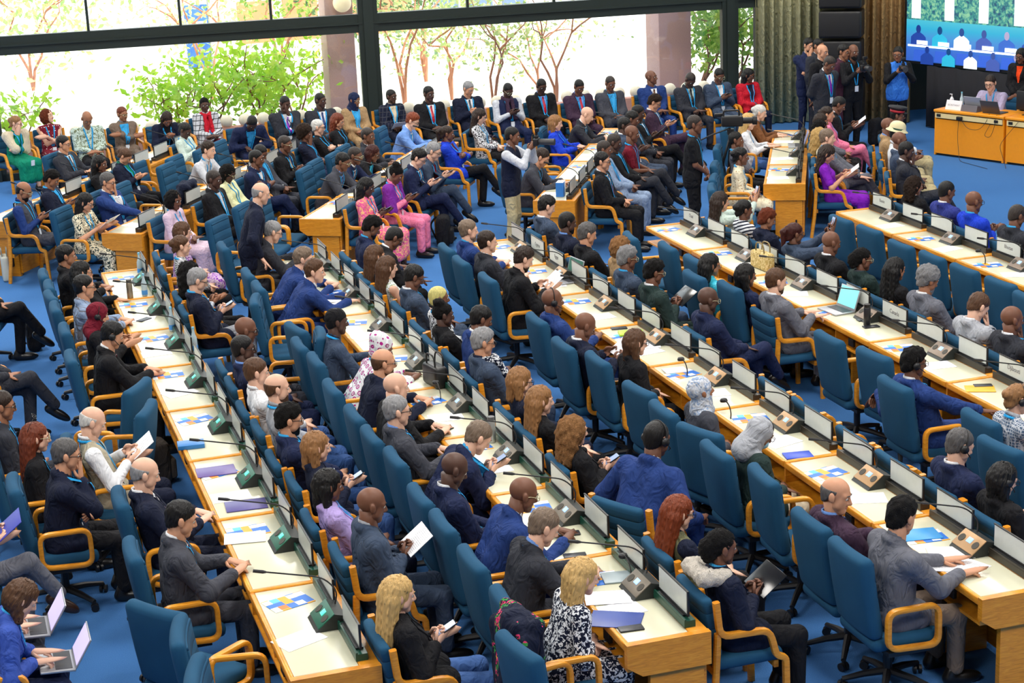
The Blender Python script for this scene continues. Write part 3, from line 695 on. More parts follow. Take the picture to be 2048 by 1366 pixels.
def head_sdf(sex):
    j = 1.0 if sex == 'm' else .93
    pr = [el((-.012, 0, .035), (.098, .077, .088)), el((.030, 0, -.045), (.060, .057*j, .075*j)), rc((.064, -.008, -.096), (.064, .008, -.096), .024*j)]
    for s in (1, -1): pr += [rc((.046, .034*s, -.018), (.03, .045*s, -.05), .030), rc((.078, .020*s, .026), (.066, .046*s, .022), .013)]
    a = union(pr, .022); nose = union([rc((.086, 0, .014), (.106, 0, -.026), .009, .014), rc((.094, .011, -.032), (.094, -.011, -.032), .010)], .008)
    eyes = [el((.098, .032*s, .006), (.016, .017, .012)) for s in (1, -1)]
    ears = [el((-.010, .083*s, -.002), (.021, .013, .034), -.25) for s in (1, -1)]
    def f(P):
        D = a(P)
        for e in ears: d = ev(e, P); h = np.clip(.5+.5*(D-d)/.008, 0, 1); D = D*(1-h)+d*h-.008*h*(1-h)
        for e in eyes:
            d = -ev(e, P); h = np.clip(.5-.5*(D-d)/.010, 0, 1); D = D*(1-h)+d*h+.010*h*(1-h)
        d = nose(P); h = np.clip(.5+.5*(D-d)/.012, 0, 1); return D*(1-h)+d*h-.012*h*(1-h)
    return f
HEADC = {}
def get_head(sex, h):
    if (sex, h) in HEADC: return HEADC[(sex, h)]
    L = [(snet(head_sdf(sex), (-.13, -.11, -.14), (.14, .11, .145), h, 3), 0)]
    for s in (1, -1):
        L += [(ball((.0775, .032*s, .006), .0125, 8, 6), 1), (ball((.0885, .032*s, .005), (.0035, .0062, .0062), 8, 4), 2)]
        L.append((tube(np.array([(.094, .014*s, .026), (.094, .030*s, .033), (.080, .050*s, .028)]), np.array([.003, .0042, .0022]), 5), 4))
    L += [(tube(np.array([(.080, -.024, -.060), (.0905, -.008, -.056), (.0905, .008, -.056), (.080, .024, -.060)]), np.array([.002, .0055, .0055, .002]), 5), 3),
          (tube(np.array([(.079, -.021, -.064), (.089, 0, -.068), (.079, .021, -.064)]), np.array([.002, .0065, .002]), 5), 3)]
    HEADC[(sex, h)] = L; return L
def hand_parts(W, hd, hn, s, curl, n=6):
    """palm, four unequal fingers and a thumb; hd finger direction, hn back of the hand, s = +1 for the left hand"""
    x = nz(hd); z = nz(hn-x*(hn@x)); y = np.cross(z, x); th = -s     # thumb side along y
    B = np.stack([x, y, z], 1); L = []
    L.append(loft(np.array([(-.035, 0, 0), (0, 0, 0), (.035, 0, -.001), (.07, 0, -.003), (.092, 0, -.006)]), circ(1, 8), (0, 0, 1), scale=None))
    V, F = L[0]; prof = [(.024, .021), (.026, .020), (.036, .017), (.040, .015), (.038, .011)]
    V = V.reshape(5, 8, 3); c = circ(1, 8)
    for i, (w, t_) in enumerate(prof): V[i, :, 1] = c[:, 0]*w; V[i, :, 2] = c[:, 1]*t_+[0, 0, -.001, -.003, -.006][i]
    L[0] = (V.reshape(-1, 3), F)
    for k, (fy, ln) in enumerate(((.030, .072), (.010, .080), (-.010, .074), (-.029, .058))):
        p = A3(.082, fy*th, -.006); a = radians(8+12*k*curl); d = [p]; r = [.0108, .0105, .0096, .0088, .0055]
        for seg, fr in enumerate((.42, .30, .20, .08)):
            a += radians((14, 52, 48, 18)[seg]*curl*1.25); p = p+A3(cos(a), (.06*(1.5-k))*th*(1-curl), -sin(a))*ln*fr*1.15; d.append(p)
        L.append(tube(np.array(d), r, n, (.02, 1, .03)))
    tp = [A3(.012, .026*th, -.006), A3(.042, .048*th, -.014-.012*curl), A3(.068, .054*th-.012*curl*th, -.020-.022*curl), A3(.086, .048*th-.02*curl*th, -.022-.03*curl)]
    L.append(tube(np.array(tp), [.014, .0125, .0105, .006], n, (.1, .05, 1)))
    return [(W+V@B.T, F) for V, F in L]
# ---- hair and headwear, made once per style in the head's own space
HAIRM = {}
def nz3(P, fq): return (np.sin(P[:, 0]*fq+1.3*np.sin(P[:, 1]*fq*.7))*np.sin(P[:, 1]*fq*1.1+2)*np.sin(P[:, 2]*fq*.9+np.sin(P[:, 0]*fq)))
DRAPED = ('bob', 'long', 'curlylong', 'braidlong', 'pony', 'hijab', 'hood')
def get_hair(st, hp=0, h=.0105):
    hp = round(hp/10)*10 if st in DRAPED else 0; key = (st, hp, h); Rg = Ry(radians(-hp*.85))      # loose hair and scarves hang down, however the head is bowed
    def dr(a, b, r1, r2=None): a = np.array(a); return rc(a, a+Rg@(np.array(b)-a), r1, r2)
    if key in HAIRM: return HAIRM[key]
    cap = el((-.017, 0, .040), (.104, .083, .094)); amp, fq = .0040, 110; lo, hi = (-.2, -.17, -.2), (.14, .17, .2)
    cut = lambda P: P[:, 0]*.70-P[:, 2]*.714-.002+.004*nz3(P, np.float32(140))
    face = el((.088, 0, -.035), (.075, .062, .105))
    def cf(P): return np.maximum(-ev(face, P), np.maximum(P[:, 0]-.088, -1))
    if st == 'short': pr, c = [cap, el((-.028, 0, -.008), (.079, .074, .088))], cut
    elif st == 'tall': pr, c, amp = [cap, el((.0, 0, .075), (.088, .068, .068)), el((-.028, 0, -.008), (.079, .074, .088))], cut, .005
    elif st == 'curlyshort': pr, c, amp, fq = [cap, el((-.0, 0, .07), (.095, .085, .075)), el((-.030, 0, -.008), (.084, .078, .090))], cut, .010, 70
    elif st == 'buzz': pr, c, amp = [el((-.0145, 0, .0375), (.1005, .0795, .0910)), el((-.028, 0, -.008), (.077, .072, .086))], cut, .0008
    elif st == 'bald': pr, c, amp = [el((-.016, 0, .036), (.1, .081, .089)), el((-.026, 0, -.008), (.077, .0745, .084))], (lambda P: np.maximum(cut(P)+.01, np.maximum(P[:, 2]-.045, P[:, 0]-.012))), .002
    elif st == 'fluffy': pr, c, amp, fq = [el((-.02, 0, .055), (.122, .108, .105)), el((-.030, 0, -.008), (.084, .078, .090))], (lambda P: cut(P)-.004), .012, 75
    elif st == 'afro': pr, c, amp, fq = [el((-.025, 0, .05), (.135, .130, .125)), el((-.04, 0, -.03), (.10, .12, .09))], (lambda P: cf(P) if False else np.maximum(cut(P)-.02, -ev(face, P))), .010, 80
    elif st == 'bob': pr, c, lo = [cap, el((-.03, 0, .0), (.100, .094, .115)), dr((-.035, -.055, -.02), (-.03, -.072, -.14), .050, .034), dr((-.035, .055, -.02), (-.03, .072, -.14), .050, .034), dr((-.07, 0, 0), (-.085, 0, -.16), .058, .042)], cf, (-.2, -.17, -.26)
    elif st == 'curlybob': pr, c, amp, fq = [cap, el((-.035, 0, -.01), (.112, .118, .135))], cf, .012, 75
    elif st == 'long': pr, c, lo = [cap, el((-.035, 0, .0), (.10, .095, .12)), dr((-.06, -.05, -.03), (-.095, -.075, -.30), .062, .045), dr((-.06, .05, -.03), (-.095, .075, -.30), .062, .045), dr((-.08, 0, 0), (-.12, 0, -.34), .062, .048)], cf, (-.23, -.19, -.42)
    elif st == 'curlylong': pr, c, lo, amp, fq = [cap, el((-.035, 0, .0), (.118, .118, .13)), dr((-.06, -.06, -.05), (-.09, -.07, -.24), .075, .05), dr((-.06, .06, -.05), (-.09, .07, -.24), .075, .05), dr((-.08, 0, 0), (-.12, 0, -.27), .07, .05)], cf, (-.24, -.2, -.36), .012, 70
    elif st == 'pony': pr, c, lo = [cap, rc((-.06, 0, -.04), (-.06, 0, .0), .055), rc((-.11, 0, .06), (-.15, 0, .02), .03, .035), dr((-.15, 0, .02), (-.15, 0, -.17), .036, .022)], cut, (-.23, -.15, -.25)
    elif st == 'bun': pr, c, lo = [cap, rc((-.06, 0, -.04), (-.06, 0, .0), .055), el((-.115, 0, .03), (.042, .045, .042))], cut, (-.2, -.15, -.15)
    elif st == 'topbun': pr, c, hi, amp, fq = [cap, el((-.06, 0, .125), (.058, .06, .045))], cut, (.14, .15, .24), .006, 110
    elif st == 'braids': pr, c, amp, fq = [cap, rc((-.07, 0, -.06), (-.07, 0, .0), .06), el((-.11, 0, -.0), (.055, .06, .075))], cut, .007, 120
    elif st == 'braidlong': pr, c, lo, amp, fq = [cap, el((-.035, 0, .0), (.105, .10, .11)), dr((-.06, -.06, -.05), (-.07, -.075, -.17), .055, .04), dr((-.06, .06, -.05), (-.07, .075, -.17), .055, .04), dr((-.08, 0, 0), (-.10, 0, -.17), .06, .045)], cf, (-.22, -.18, -.27), .009, 120
    elif st == 'hijab':
        face = el((.098, 0, -.014), (.055, .056, .088)); pr, lo, hi, amp, fq = [el((-.015, 0, .03), (.113, .092, .106)), rc((.0, 0, -.06), (-.02, 0, -.16), .088, .105), rc((-.03, .08, -.2), (-.03, -.08, -.2), .07), dr((.045, .02, -.19), (.06, .0, -.33), .06, .025)], (-.2, -.23, -.4), (.15, .23, .18), .004, 60; c = lambda P: -ev(face, P)
    elif st == 'hood':   # scarf loosely over the back of the head
        face = el((.085, 0, .0), (.085, .064, .115)); pr, lo, hi, amp, fq = [el((-.025, 0, .02), (.112, .1, .108)), rc((-.03, 0, -.06), (-.05, 0, -.17), .1, .11), dr((.02, .085, -.16), (.07, .05, -.34), .045, .035), dr((.02, -.085, -.16), (.07, -.05, -.34), .045, .035)], (-.22, -.2, -.42), (.15, .2, .18), .004, 55; c = lambda P: -ev(face, P)
    elif st == 'wrap': pr, c, hi, amp, fq = [el((-.025, 0, .055), (.115, .098, .10)), el((-.075, 0, .10), (.075, .085, .07)), rc((-.06, 0, -.04), (-.06, 0, .0), .06)], (lambda P: cut(P)-.01), (.14, .16, .22), .006, 60
    elif st == 'kufi':
        pr, amp = [el((-.014, 0, .035), (.104, .083, .10))], .0; c = lambda P: np.maximum(-(P[:, 2]-P[:, 0]*.30-.032), P[:, 2]-P[:, 0]*.1-.128)
    k = .02; u = union(pr, k)
    if hp: lo2, hi2 = bounds(pr, .03); lo, hi = np.minimum(lo, lo2), np.maximum(hi, hi2)
    def f(P):
        d = u(P)
        if amp: d = d+amp*nz3(P, np.float32(fq))
        if st in ('bob', 'long', 'pony', 'tall', 'short', 'bun'): d = d+(.0032 if st in ('bob', 'long') else .0016)*np.sin(19*np.arctan2(P[:, 1], P[:, 0]+.03)+6*P[:, 2])
        return np.maximum(d, c(P))
    HAIRM[key] = MB().add(snet(f, lo, hi, h)).mesh('hair_'+st, 1); return HAIRM[key]
def misc_meshes():
    R = {}
    b = MB()
    for s in (1, -1):
        p = rrect(.050, .038, .014, 3); pts = np.stack([np.full(len(p), .104), p[:, 0]+.034*s, p[:, 1]+.004], 1); b.add(loft(pts, circ(.0024, 5), (1, 0, 0), True))
        b.add(tube(np.array([(.104, .058*s, .012), (.03, .078*s, .012), (-.02, .081*s, .002)]), .0024, 5))
    b.add(tube(np.array([(.104, -.010, .010), (.107, 0, .013), (.104, .010, .010)]), .0024, 5)); R['glasses'] = b.mesh('glasses', 1)
    b = MB(); a = np.linspace(-100, 100, 15); b.add(loft(np.stack([np.full(15, -.012), np.sin(np.radians(a))*.093, .02+np.cos(np.radians(a))*.108], 1), rrect(.016, .006, .002, 1), (1, 0, 0)))
    for s in (1, -1): b.add(tube(np.array([(-.012, .078*s, -.004), (-.012, .090*s, -.004), (-.012, .108*s, -.004)]), np.array([.030, .034, .026]), 12, (0, 0, 1)))
    b.add(tube(np.array([(-.005, -.1, -.01), (.06, -.085, -.05), (.088, -.05, -.068)]), .004, 6)); R['headset'] = b.mesh('headset', 1)
    fs = union([el((.055, 0, .040), (.135, .046, .048)), rc((-.045, 0, .05), (-.03, 0, .095), .042, .040)], .03)
    R['shoe'] = MB().add(snet(lambda P: np.maximum(fs(P), -P[:, 2]), (-.12, -.08, -.02), (.22, .08, .17), .016)).mesh('shoe', 1)
    R['badge'] = MB().add(cube(.004, .068, .095)).mesh('badge', 1, False)
    R['mask'] = MB().add(snet(lambda P: np.maximum(union([el((.060, 0, -.062), (.048, .058, .046))], .01)(P), -(P[:, 0]-.05)), (.03, -.09, -.13), (.13, .09, 0), .01)).mesh('face_mask', 1)
    # pith helmet and peaked cap
    b = MB(); n = 24; prof = [(.145, .035), (.142, .042), (.112, .062), (.108, .085), (.100, .125), (.078, .155), (.045, .172), (.008, .178)]
    V = np.array([(cos(2*pi*k/n)*r*1.08-.012, sin(2*pi*k/n)*r*.92, z) for r, z in prof for k in range(n)]); i = np.arange(len(V)).reshape(len(prof), n); j = np.roll(i, -1, 1)
    b.add((V, [np.stack([i[:-1], j[:-1], j[1:], i[1:]], -1).reshape(-1, 4), i[-1][None]])); R['helmet'] = b.mesh('pith_helmet', 1)
    b = MB(); prof = [(.092, .045), (.094, .085), (.128, .120), (.122, .135), (.06, .145), (.005, .147)]
    V = np.array([(cos(2*pi*k/n)*r*1.1-.012, sin(2*pi*k/n)*r*.95, z) for r, z in prof for k in range(n)]); i = np.arange(len(V)).reshape(len(prof), n); j = np.roll(i, -1, 1)
    b.add((V, [np.stack([i[:-1], j[:-1], j[1:], i[1:]], -1).reshape(-1, 4), i[-1][None]])); b.add(prism([(.07, -.07), (.12, -.05), (.145, 0), (.12, .05), (.07, .07)], .008, 2, .048)); R['peaked'] = sharp(b.mesh('peaked_cap', 1))
    R['capband'] = MB().add(tube(np.array([(-.012, 0, .052), (-.012, 0, .082)]), .107, 24, (1, 0, 0))).mesh('cap_band', 1)
    fs2 = union([rc((.02, .10, -.20), (-.08, .09, -.19), .05), rc((-.08, .09, -.19), (-.08, -.09, -.19), .05), rc((-.08, -.09, -.19), (.02, -.10, -.20), .05), rc((.02, .10, -.20), (.08, .03, -.25), .045, .04), rc((.02, -.10, -.20), (.08, -.03, -.25), .045, .04)], .02)
    R['collar_ring'] = MB().add(snet(lambda P: fs2(P)+.008*nz3(P, np.float32(90)), (-.2, -.2, -.35), (.17, .2, -.1), .013)).mesh('fur', 1)
    fs3 = union([rc((.0, .075, -.17), (-.07, .04, -.155), .034), rc((-.07, .04, -.155), (-.07, -.04, -.155), .034), rc((-.07, -.04, -.155), (.0, -.075, -.17), .034), rc((.0, .075, -.17), (.075, .02, -.20), .034), rc((.0, -.075, -.17), (.075, -.02, -.20), .034), rc((.085, .045, -.2), (.13, .06, -.5), .032, .04), rc((.085, -.045, -.2), (.13, -.05, -.48), .032, .04)], .02)
    R['scarf'] = MB().add(snet(lambda P: fs3(P)+.005*nz3(P, np.float32(60)), (-.2, -.2, -.6), (.25, .2, -.08), .014)).mesh('scarf', 1)
    return R
MISC = misc_meshes()
# ---------------------------------------------------------------- people: build one from a description
PEOPLE = []
def P(px, py, row, desc, **k): PEOPLE.append(dict(px=px, py=py, row=row, desc=desc, **k))
LEANS = [-15, -10, -5, 0, 5, 10, 15, 20, 26, 32, 38]
EYEW = M_plain('eye_white', (225,220,212), .3); EYED = M_plain('eye_dark', (24,18,16), .2); LANY = M_cloth((40,160,225)); PHONE = M_plain('phone_black', (16,16,20), .15)
PSCR = M_plain('phone_screen', (150,170,205), .2, emis=(170,190,230), estr=.25); PAPER = M_plain('white_paper', (236,236,240), .7); BADGE = M_plain('white_badge', (225,232,240), .5); BLKSHOE = M_plain('black_leather', (20,18,18), .3); BRSHOE = M_plain('brown_leather', (58,36,26), .35)
PHONEM = {}
def phone_mesh():
    if not PHONEM:
        PHONEM['b'] = M1(rbox(.076, .155, .009, .004, 1)); PHONEM['s'] = M1(cube(.068, .145, .0012, (0, 0, .0052)), sm=False); PHONEM['card'] = M1(cube(.21, .297, .003), sm=False); PHONEM['fold'] = M1(rbox(.22, .31, .006, .002, 1))
    return PHONEM
def solve(sp):
    row = sp['row']; sex = sp.get('sx', 'm'); sc = sp.get('sc', 1.0 if sex == 'm' else .955); seated = row not in ('S',); seated = sp.get('seat', seated)
    face = sp.get('f'); base = row.rstrip('a'); tgt = None
    if base in ROWS:
        O, d, nn = rowvec(base)
        if face is None: face = -ROWS[base][1]
        if seated: tgt = (.56+.34) if row.endswith('a') else -.38
    if face is None: face = dict(W=-80, K5=-28, Z=0).get(row, 0)
    arms = sp.get('a', 'desk' if base in ('A', 'B', 'C', 'D') and not row.endswith('a') else 'lap'); legs = sp.get('l', 'flat')
    pref = sp.get('lean', 5 if tgt is not None and not row.endswith('a') else -5 if seated else 2); best = None
    hp, hy, hr = sp.get('hp', 8), sp.get('hy', 0), sp.get('hr', 0)
    for L in ([pref] if tgt is None or 'lean' in sp else LEANS):
        J = skeleton(seated, L, arms, legs, hp, hy, hr, sex); zh = J['hc'][2]*sc; w = ground(sp['px'], sp['py'], zh); R = Rz(radians(face)); r2 = w[:2]-(R@J['hc']*sc)[:2]
        cost = abs(L-pref)*.004+(abs((r2-O)@nn-tgt) if tgt is not None else 0)
        if best is None or cost < best[0]: best = (cost, L, J, r2)
    _, L, J, r2 = best
    if 'at' in sp: r2 = np.array(sp['at'])
    if tgt is not None:   # keep chair and knees clear of the desk
        e = (r2-O)@nn
        lo, hi = ((.86, 1.02) if row.endswith('a') else (-.62, -.33)); r2 = r2+nn*(np.clip(e, lo, hi)-e)*.8
    sp.update(lean=L, J=J, x=r2[0], y=r2[1], face=face, arms=arms, legs=legs, sx=sex, sc=sc, seated=seated)
def quant(*a): return tuple(round(v, 3) if isinstance(v, float) else v for v in a)
def build_person(sp):
    J, sex, sc = sp['J'], sp['sx'], sp['sc']; near = sp['py'] > 430; h = .020 if near else .026; bk = sp.get('bk', 1.0)
    pk = (sp['seated'], sp['lean'], sp['arms'], sex)+((round(sp.get('hp', 8)), round(sp.get('hy', 0))) if 'chin' in sp['arms'] else ()); lk = (sp['seated'], sp['legs'])
    root = empty('person', xf((sp['x'], sp['y'], sp.get('dz', 0)), radians(sp['face']), s=sc), sp['label'], 'person', 'people '+row_phrase(sp['row']))
    typ = sp.get('t', 'suit'); dress = typ in ('dress', 'dressless', 'saree', 'dresslong'); k = sp.get('k', 4); hc = sp.get('hc', 'k')
    bare = {'tshirt': 1, 'sleeveless': 2, 'dressless': 2, 'dress': 1, 'saree': 1}.get(typ, 0); legs_bare = dress or sp.get('bt') == 'skirt'
    # body: one skin surface for neck, arms, hands and head
    mb = MB().add(get_inner(pk, lk, J, bare, legs_bare, .02 if near else .025)); hR, hcn = J['hR'], J['hc']
    nb = J['N']-J['t']*.05+J['f']*.010; nt = hcn+hR@A3(-.024, 0, -.034); r = .0605 if sex == 'm' else .050; mb.add(tube(np.array([nb, nb*.5+nt*.5, nt]), np.array([r*.96, r, r*1.0]), 10))
    Hm = Matrix(((hR[0][0], hR[0][1], hR[0][2], hcn[0]), (hR[1][0], hR[1][1], hR[1][2], hcn[1]), (hR[2][0], hR[2][1], hR[2][2], hcn[2]), (0, 0, 0, 1)))
    for vf, mi in get_head(sex, .0095 if near else .012): mb.add(vf, mi, Hm)
    for s in (1, -1):
        a = J[s]
        for vf in hand_parts(a['W'], a['hd'], a['hn'], s, a['c'], 6 if near else 5): mb.add(vf)
    ob('body', mb.mesh('body', 5), [M_skin(k), EYEW, EYED, M_lip(k), M_hair(hc)], root)
    hs = sp.get('h', 'short')
    if hs == 'buzz' and hc == 'dg': hc = 'st'
    if hs != 'none':
        hm = M_curl(hc) if hs in ('afro', 'fluffy', 'curlyshort', 'curlybob', 'curlylong', 'topbun', 'braids', 'braidlong') else M_hair(hc); nm = 'hair'
        if hs in ('hijab', 'hood', 'wrap', 'kufi'): hm = M_cloth(sp.get('hcl', 'navy'), sp.get('hpat'), sp.get('hpc')); nm = {'hijab': 'headscarf', 'hood': 'headscarf', 'wrap': 'headwrap', 'kufi': 'cap'}[hs]
        ob(nm, get_hair(hs, sp.get('hp', 8)), hm, root, Hm)
        if hs in ('kufi', 'hood', 'wrap'): ob('hair', get_hair('buzz'), M_hair('k'), root, Hm)
    T = get_top(pk, J, sex, bk, typ, h); c = sp.get('c', 'dnavy')
    tm = M_satin(c) if sp.get('pat') == 'satin' else M_cloth(c, sp.get('pat'), sp.get('pc'))
    nm = {'suit': 'jacket', 'blazer': 'jacket', 'coat': 'coat', 'shirt': 'shirt', 'tshirt': 'shirt', 'sleeveless': 'top', 'vest': 'vest', 'sweater': 'sweater'}.get(typ, 'dress'); ob(nm, T['top'], tm, root)
    for sm_ in T.get('sleeves', ()): ob('sleeve', sm_, M_cloth(sp.get('s', 'white')), root)
    if 'shirt' in T and typ in ('suit', 'blazer', 'coat'):
        ob('shirt', T['shirt'], M_cloth(sp.get('s', 'white')), root)
        if typ == 'suit':
            for s in (1, -1): ob('cuff', T['cuff%d' % s], M_cloth(sp.get('s', 'white')), root)
    elif 'shirt' in T: ob('collar', T['shirt'], M_cloth(sp.get('s', c)), root)
    if sp.get('tie') and 'tie' in T: ob('tie', T['tie'], M_satin(sp['tie']), root)
    if sp.get('ln', 1):
        ly = ob('lanyard', T['lanyard'], LANY, root)
        if sp.get('bd', 1): ob('badge', MISC['badge'], BADGE, ly, T['badge_at'])
    b = sp.get('b', c if typ == 'suit' else 'black')
    if not dress: ob('skirt' if sp.get('bt') == 'skirt' else 'trousers', get_bottom(lk, J, min(bk, 1.1), sp.get('bt', 'trousers'), h), M_cloth(b), root)
    for s in (1, -1):
        a = J[s]; m = Matrix.Translation(a['A']) @ Matrix.Rotation(radians(a['fy']), 4, 'Z') @ Matrix.Rotation(radians(a['fp']), 4, 'Y') @ Matrix.Translation((.0, 0, -.10))
        ob('shoe', MISC['shoe'], BRSHOE if sp.get('sh') == 'b' else M_plain('white_trainer', (210,210,212), .5) if sp.get('sh') == 'w' else BLKSHOE, root, m)
    if sp.get('gl'): ob('glasses', MISC['glasses'], M_plain('pale_rim', (200,190,150), .3, .4) if sp['gl'] == 2 else M_plain('dark_rim', (26,22,22), .3), root, Hm)
    if sp.get('sg'): ob('sunglasses', MISC['glasses'], M_plain('dark_rim', (26,22,22), .3), root, Hm @ Matrix.Translation((-.055, 0, .115)) @ Matrix.Rotation(radians(-62), 4, 'Y') @ Matrix.Translation((-.03, 0, 0)))
    if sp.get('hs'): ob('headset', MISC['headset'], BLACK, root, Hm)
    if sp.get('beard'): ob('beard', beard_mesh(), M_hair(hc), root, Hm)
    if sp.get('mask'): ob('face_mask', MISC['mask'], M_plain('mask_blue', (150,200,225), .7), root, Hm)
    if sp.get('hat') == 'pith': hh = ob('pith_helmet', MISC['helmet'], M_plain('cream_cork', (222,212,168), .7), root, Hm); ob('hat_band', MISC['capband'], M_plain('band_green', (30,70,52), .7), hh)
    if sp.get('hat') == 'peak': hh = ob('peaked_cap', MISC['peaked'], M_plain('cap_black', (24,24,32), .6), root, Hm); ob('hat_band', MISC['capband'], M_plain('band_red', (170,24,40), .6), hh)
    neck = Matrix.Translation(hcn)
    if sp.get('fur'): ob('fur_collar', MISC['collar_ring'], M_fur(), root, Matrix.Translation(J['N']+A3(-.05, 0, .235)) @ Matrix.Diagonal((1.25, 1.25, 1.15, 1)))
    if sp.get('scarf'): ob('scarf', MISC['scarf'], M_cloth(*sp['scarf']) if isinstance(sp['scarf'], tuple) and isinstance(sp['scarf'][0], (str, tuple)) else M_cloth(sp['scarf']), root, Matrix.Translation(J['N']+A3(.0, 0, .175)) @ Matrix.Rotation(radians(sp['lean']), 4, 'Y'))
    if sp.get('shawl'): ob('shawl', shawl_mesh(pk, J, sex), M_cloth(sp['shawl']), root)
    # held things are things of their own
    hold = sp.get('hold')
    if hold:
        mid = (J[1]['W']+J[-1]['W'])/2+(J[1]['hd']+J[-1]['hd'])*.055; PM = phone_mesh(); rt = xf((sp['x'], sp['y'], sp.get('dz', 0)), radians(sp['face']), s=sc); who = 'held by '+sp['who']
        if hold in ('R', 'L'): a = J[-1 if hold == 'R' else 1]; mid = a['W']+a['hd']*.10; hold = 'phone'
        if hold == 'phone':
            tl = radians(70 if sp['arms'] == 'up' else -28); e = empty('phone', rt @ Matrix.Translation(mid+A3(.0, 0, .03)) @ Matrix.Rotation(-tl if sp['arms'] == 'up' else tl, 4, 'Y') @ Matrix.Rotation(radians(90), 4, 'Z'), 'dark phone '+who, 'phone', 'phones in hands')
            ob('case', PM['b'], PHONE, e); ob('screen', PM['s'], PSCR, e)
        elif hold in ('paper', 'folder', 'tablet'):
            mt = PAPER if hold == 'paper' else M_plain('folder_blue', (52,62,170), .5) if hold == 'folder' else PHONE
            o = ob({'paper': 'paper_sheet', 'folder': 'folder', 'tablet': 'tablet'}[hold], PM['card'] if hold == 'paper' else PM['fold'], M_sheet() if hold == 'paper' else mt, None, rt @ Matrix.Translation(mid+A3(.03, 0, .05)) @ Matrix.Rotation(radians(-38), 4, 'Y')); tag(o, {'paper': 'white printed sheet ', 'folder': 'blue folder ', 'tablet': 'dark tablet '}[hold]+who, hold, 'papers in hands')
        elif hold == 'laptop': laptop(rt @ Matrix.Translation((.42, 0, .625)) @ Matrix.Rotation(radians(4), 4, 'Y'), 'silver laptop on lap, '+who, (196,186,235), 118)
        elif hold == 'camera': camera_thing(rt @ Matrix.Translation(mid+A3(.03, 0, .03)), who, sp.get('lens', .2))
    return root
_BM = {}
def beard_mesh():
    if not _BM:
        u = union([el((.032, 0, -.066), (.062, .060, .062)), rc((.066, -.008, -.102), (.066, .008, -.102), .028)], .015); f2 = el((.10, 0, -.020), (.05, .042, .045))
        _BM['m'] = MB().add(snet(lambda P: np.maximum(np.maximum(u(P)+.002*nz3(P, np.float32(120)), -ev(f2, P)), P[:, 2]+.028-P[:, 0]*.1), (-.06, -.09, -.16), (.13, .09, .02), .010)).mesh('beard', 1)
    return _BM['m']
_SH = {}
def shawl_mesh(pk, J, sex):
    if pk in _SH: return _SH[pk]
    pr = []; N, t, f = J['N'], J['t'], J['f']
    for s in (1, -1): a = J[s]; pr += [rc(N-t*.03+A3(0, .05*s, 0), a['S']+t*.02, .06, .072), rc(a['S'], a['E'], .080, .082), rc(a['S']+f*.03, J['P']+t*.20+f*.10+A3(0, .07*s, 0), .06, .06)]
    pr.append(rc(N-t*.06-f*.03, J['P']+t*.2-f*.06, .09, .10)); u = union(pr, .04); lo, hi = bounds(pr); _SH[pk] = MB().add(snet(u, lo, hi, .024)).mesh('shawl', 1); return _SH[pk]
def camera_thing(m, who, ll=.2):
    e = empty('camera', m, 'black photo camera '+who, 'camera'); b = ob('camera_body', M1(rbox(.07, .15, .10, .015, 2), rbox(.05, .06, .05, .012, 1, (0, 0, .065))), BLACK, e)
    ob('lens', M1(tube(np.array([(.03, 0, 0), (.05, 0, 0), (.055, 0, 0), (.055+ll, 0, 0)]), np.array([.034, .034, .040, .046]), 16, (0, 0, 1))), M_plain('lens_grey', (60,60,62), .4) , e); ob('flash', M1(rbox(.05, .075, .055, .01, 1, (.01, 0, .16)), cube(.03, .03, .06, (0, 0, .11))), BLACK, e)
def M_emit(name, c, s):
    return M_plain(name, c, .4, emis=c, estr=s)
KEYB = M_plain('keyboard_dark', (50,52,58), .5); ALU = M_plain('aluminium', (176,178,184), .35, .6)
def laptop(m, label, scol=(150,200,210), lid=100, body=ALU):
    """screen faces local -x"""
    r = empty('laptop', m, label, 'laptop'); ob('base', M1(rbox(.23, .33, .016, .005, 1, (0, 0, .008))), body, r); ob('keyboard', M1(cube(.11, .28, .002, (.04, 0, .0175)), sm=False), KEYB, r)
    lm = Matrix.Translation((.115, 0, .016)) @ Matrix.Rotation(radians(lid-90), 4, 'Y'); l = ob('lid', M1(rbox(.010, .33, .22, .004, 1, (0, 0, .11))), body, r, lm)
    ob('screen', M1(cube(.002, .30, .19, (-.006, 0, .115)), sm=False), M_emit('laptop_screen_%d_%d_%d' % scol, scol, .75), l)
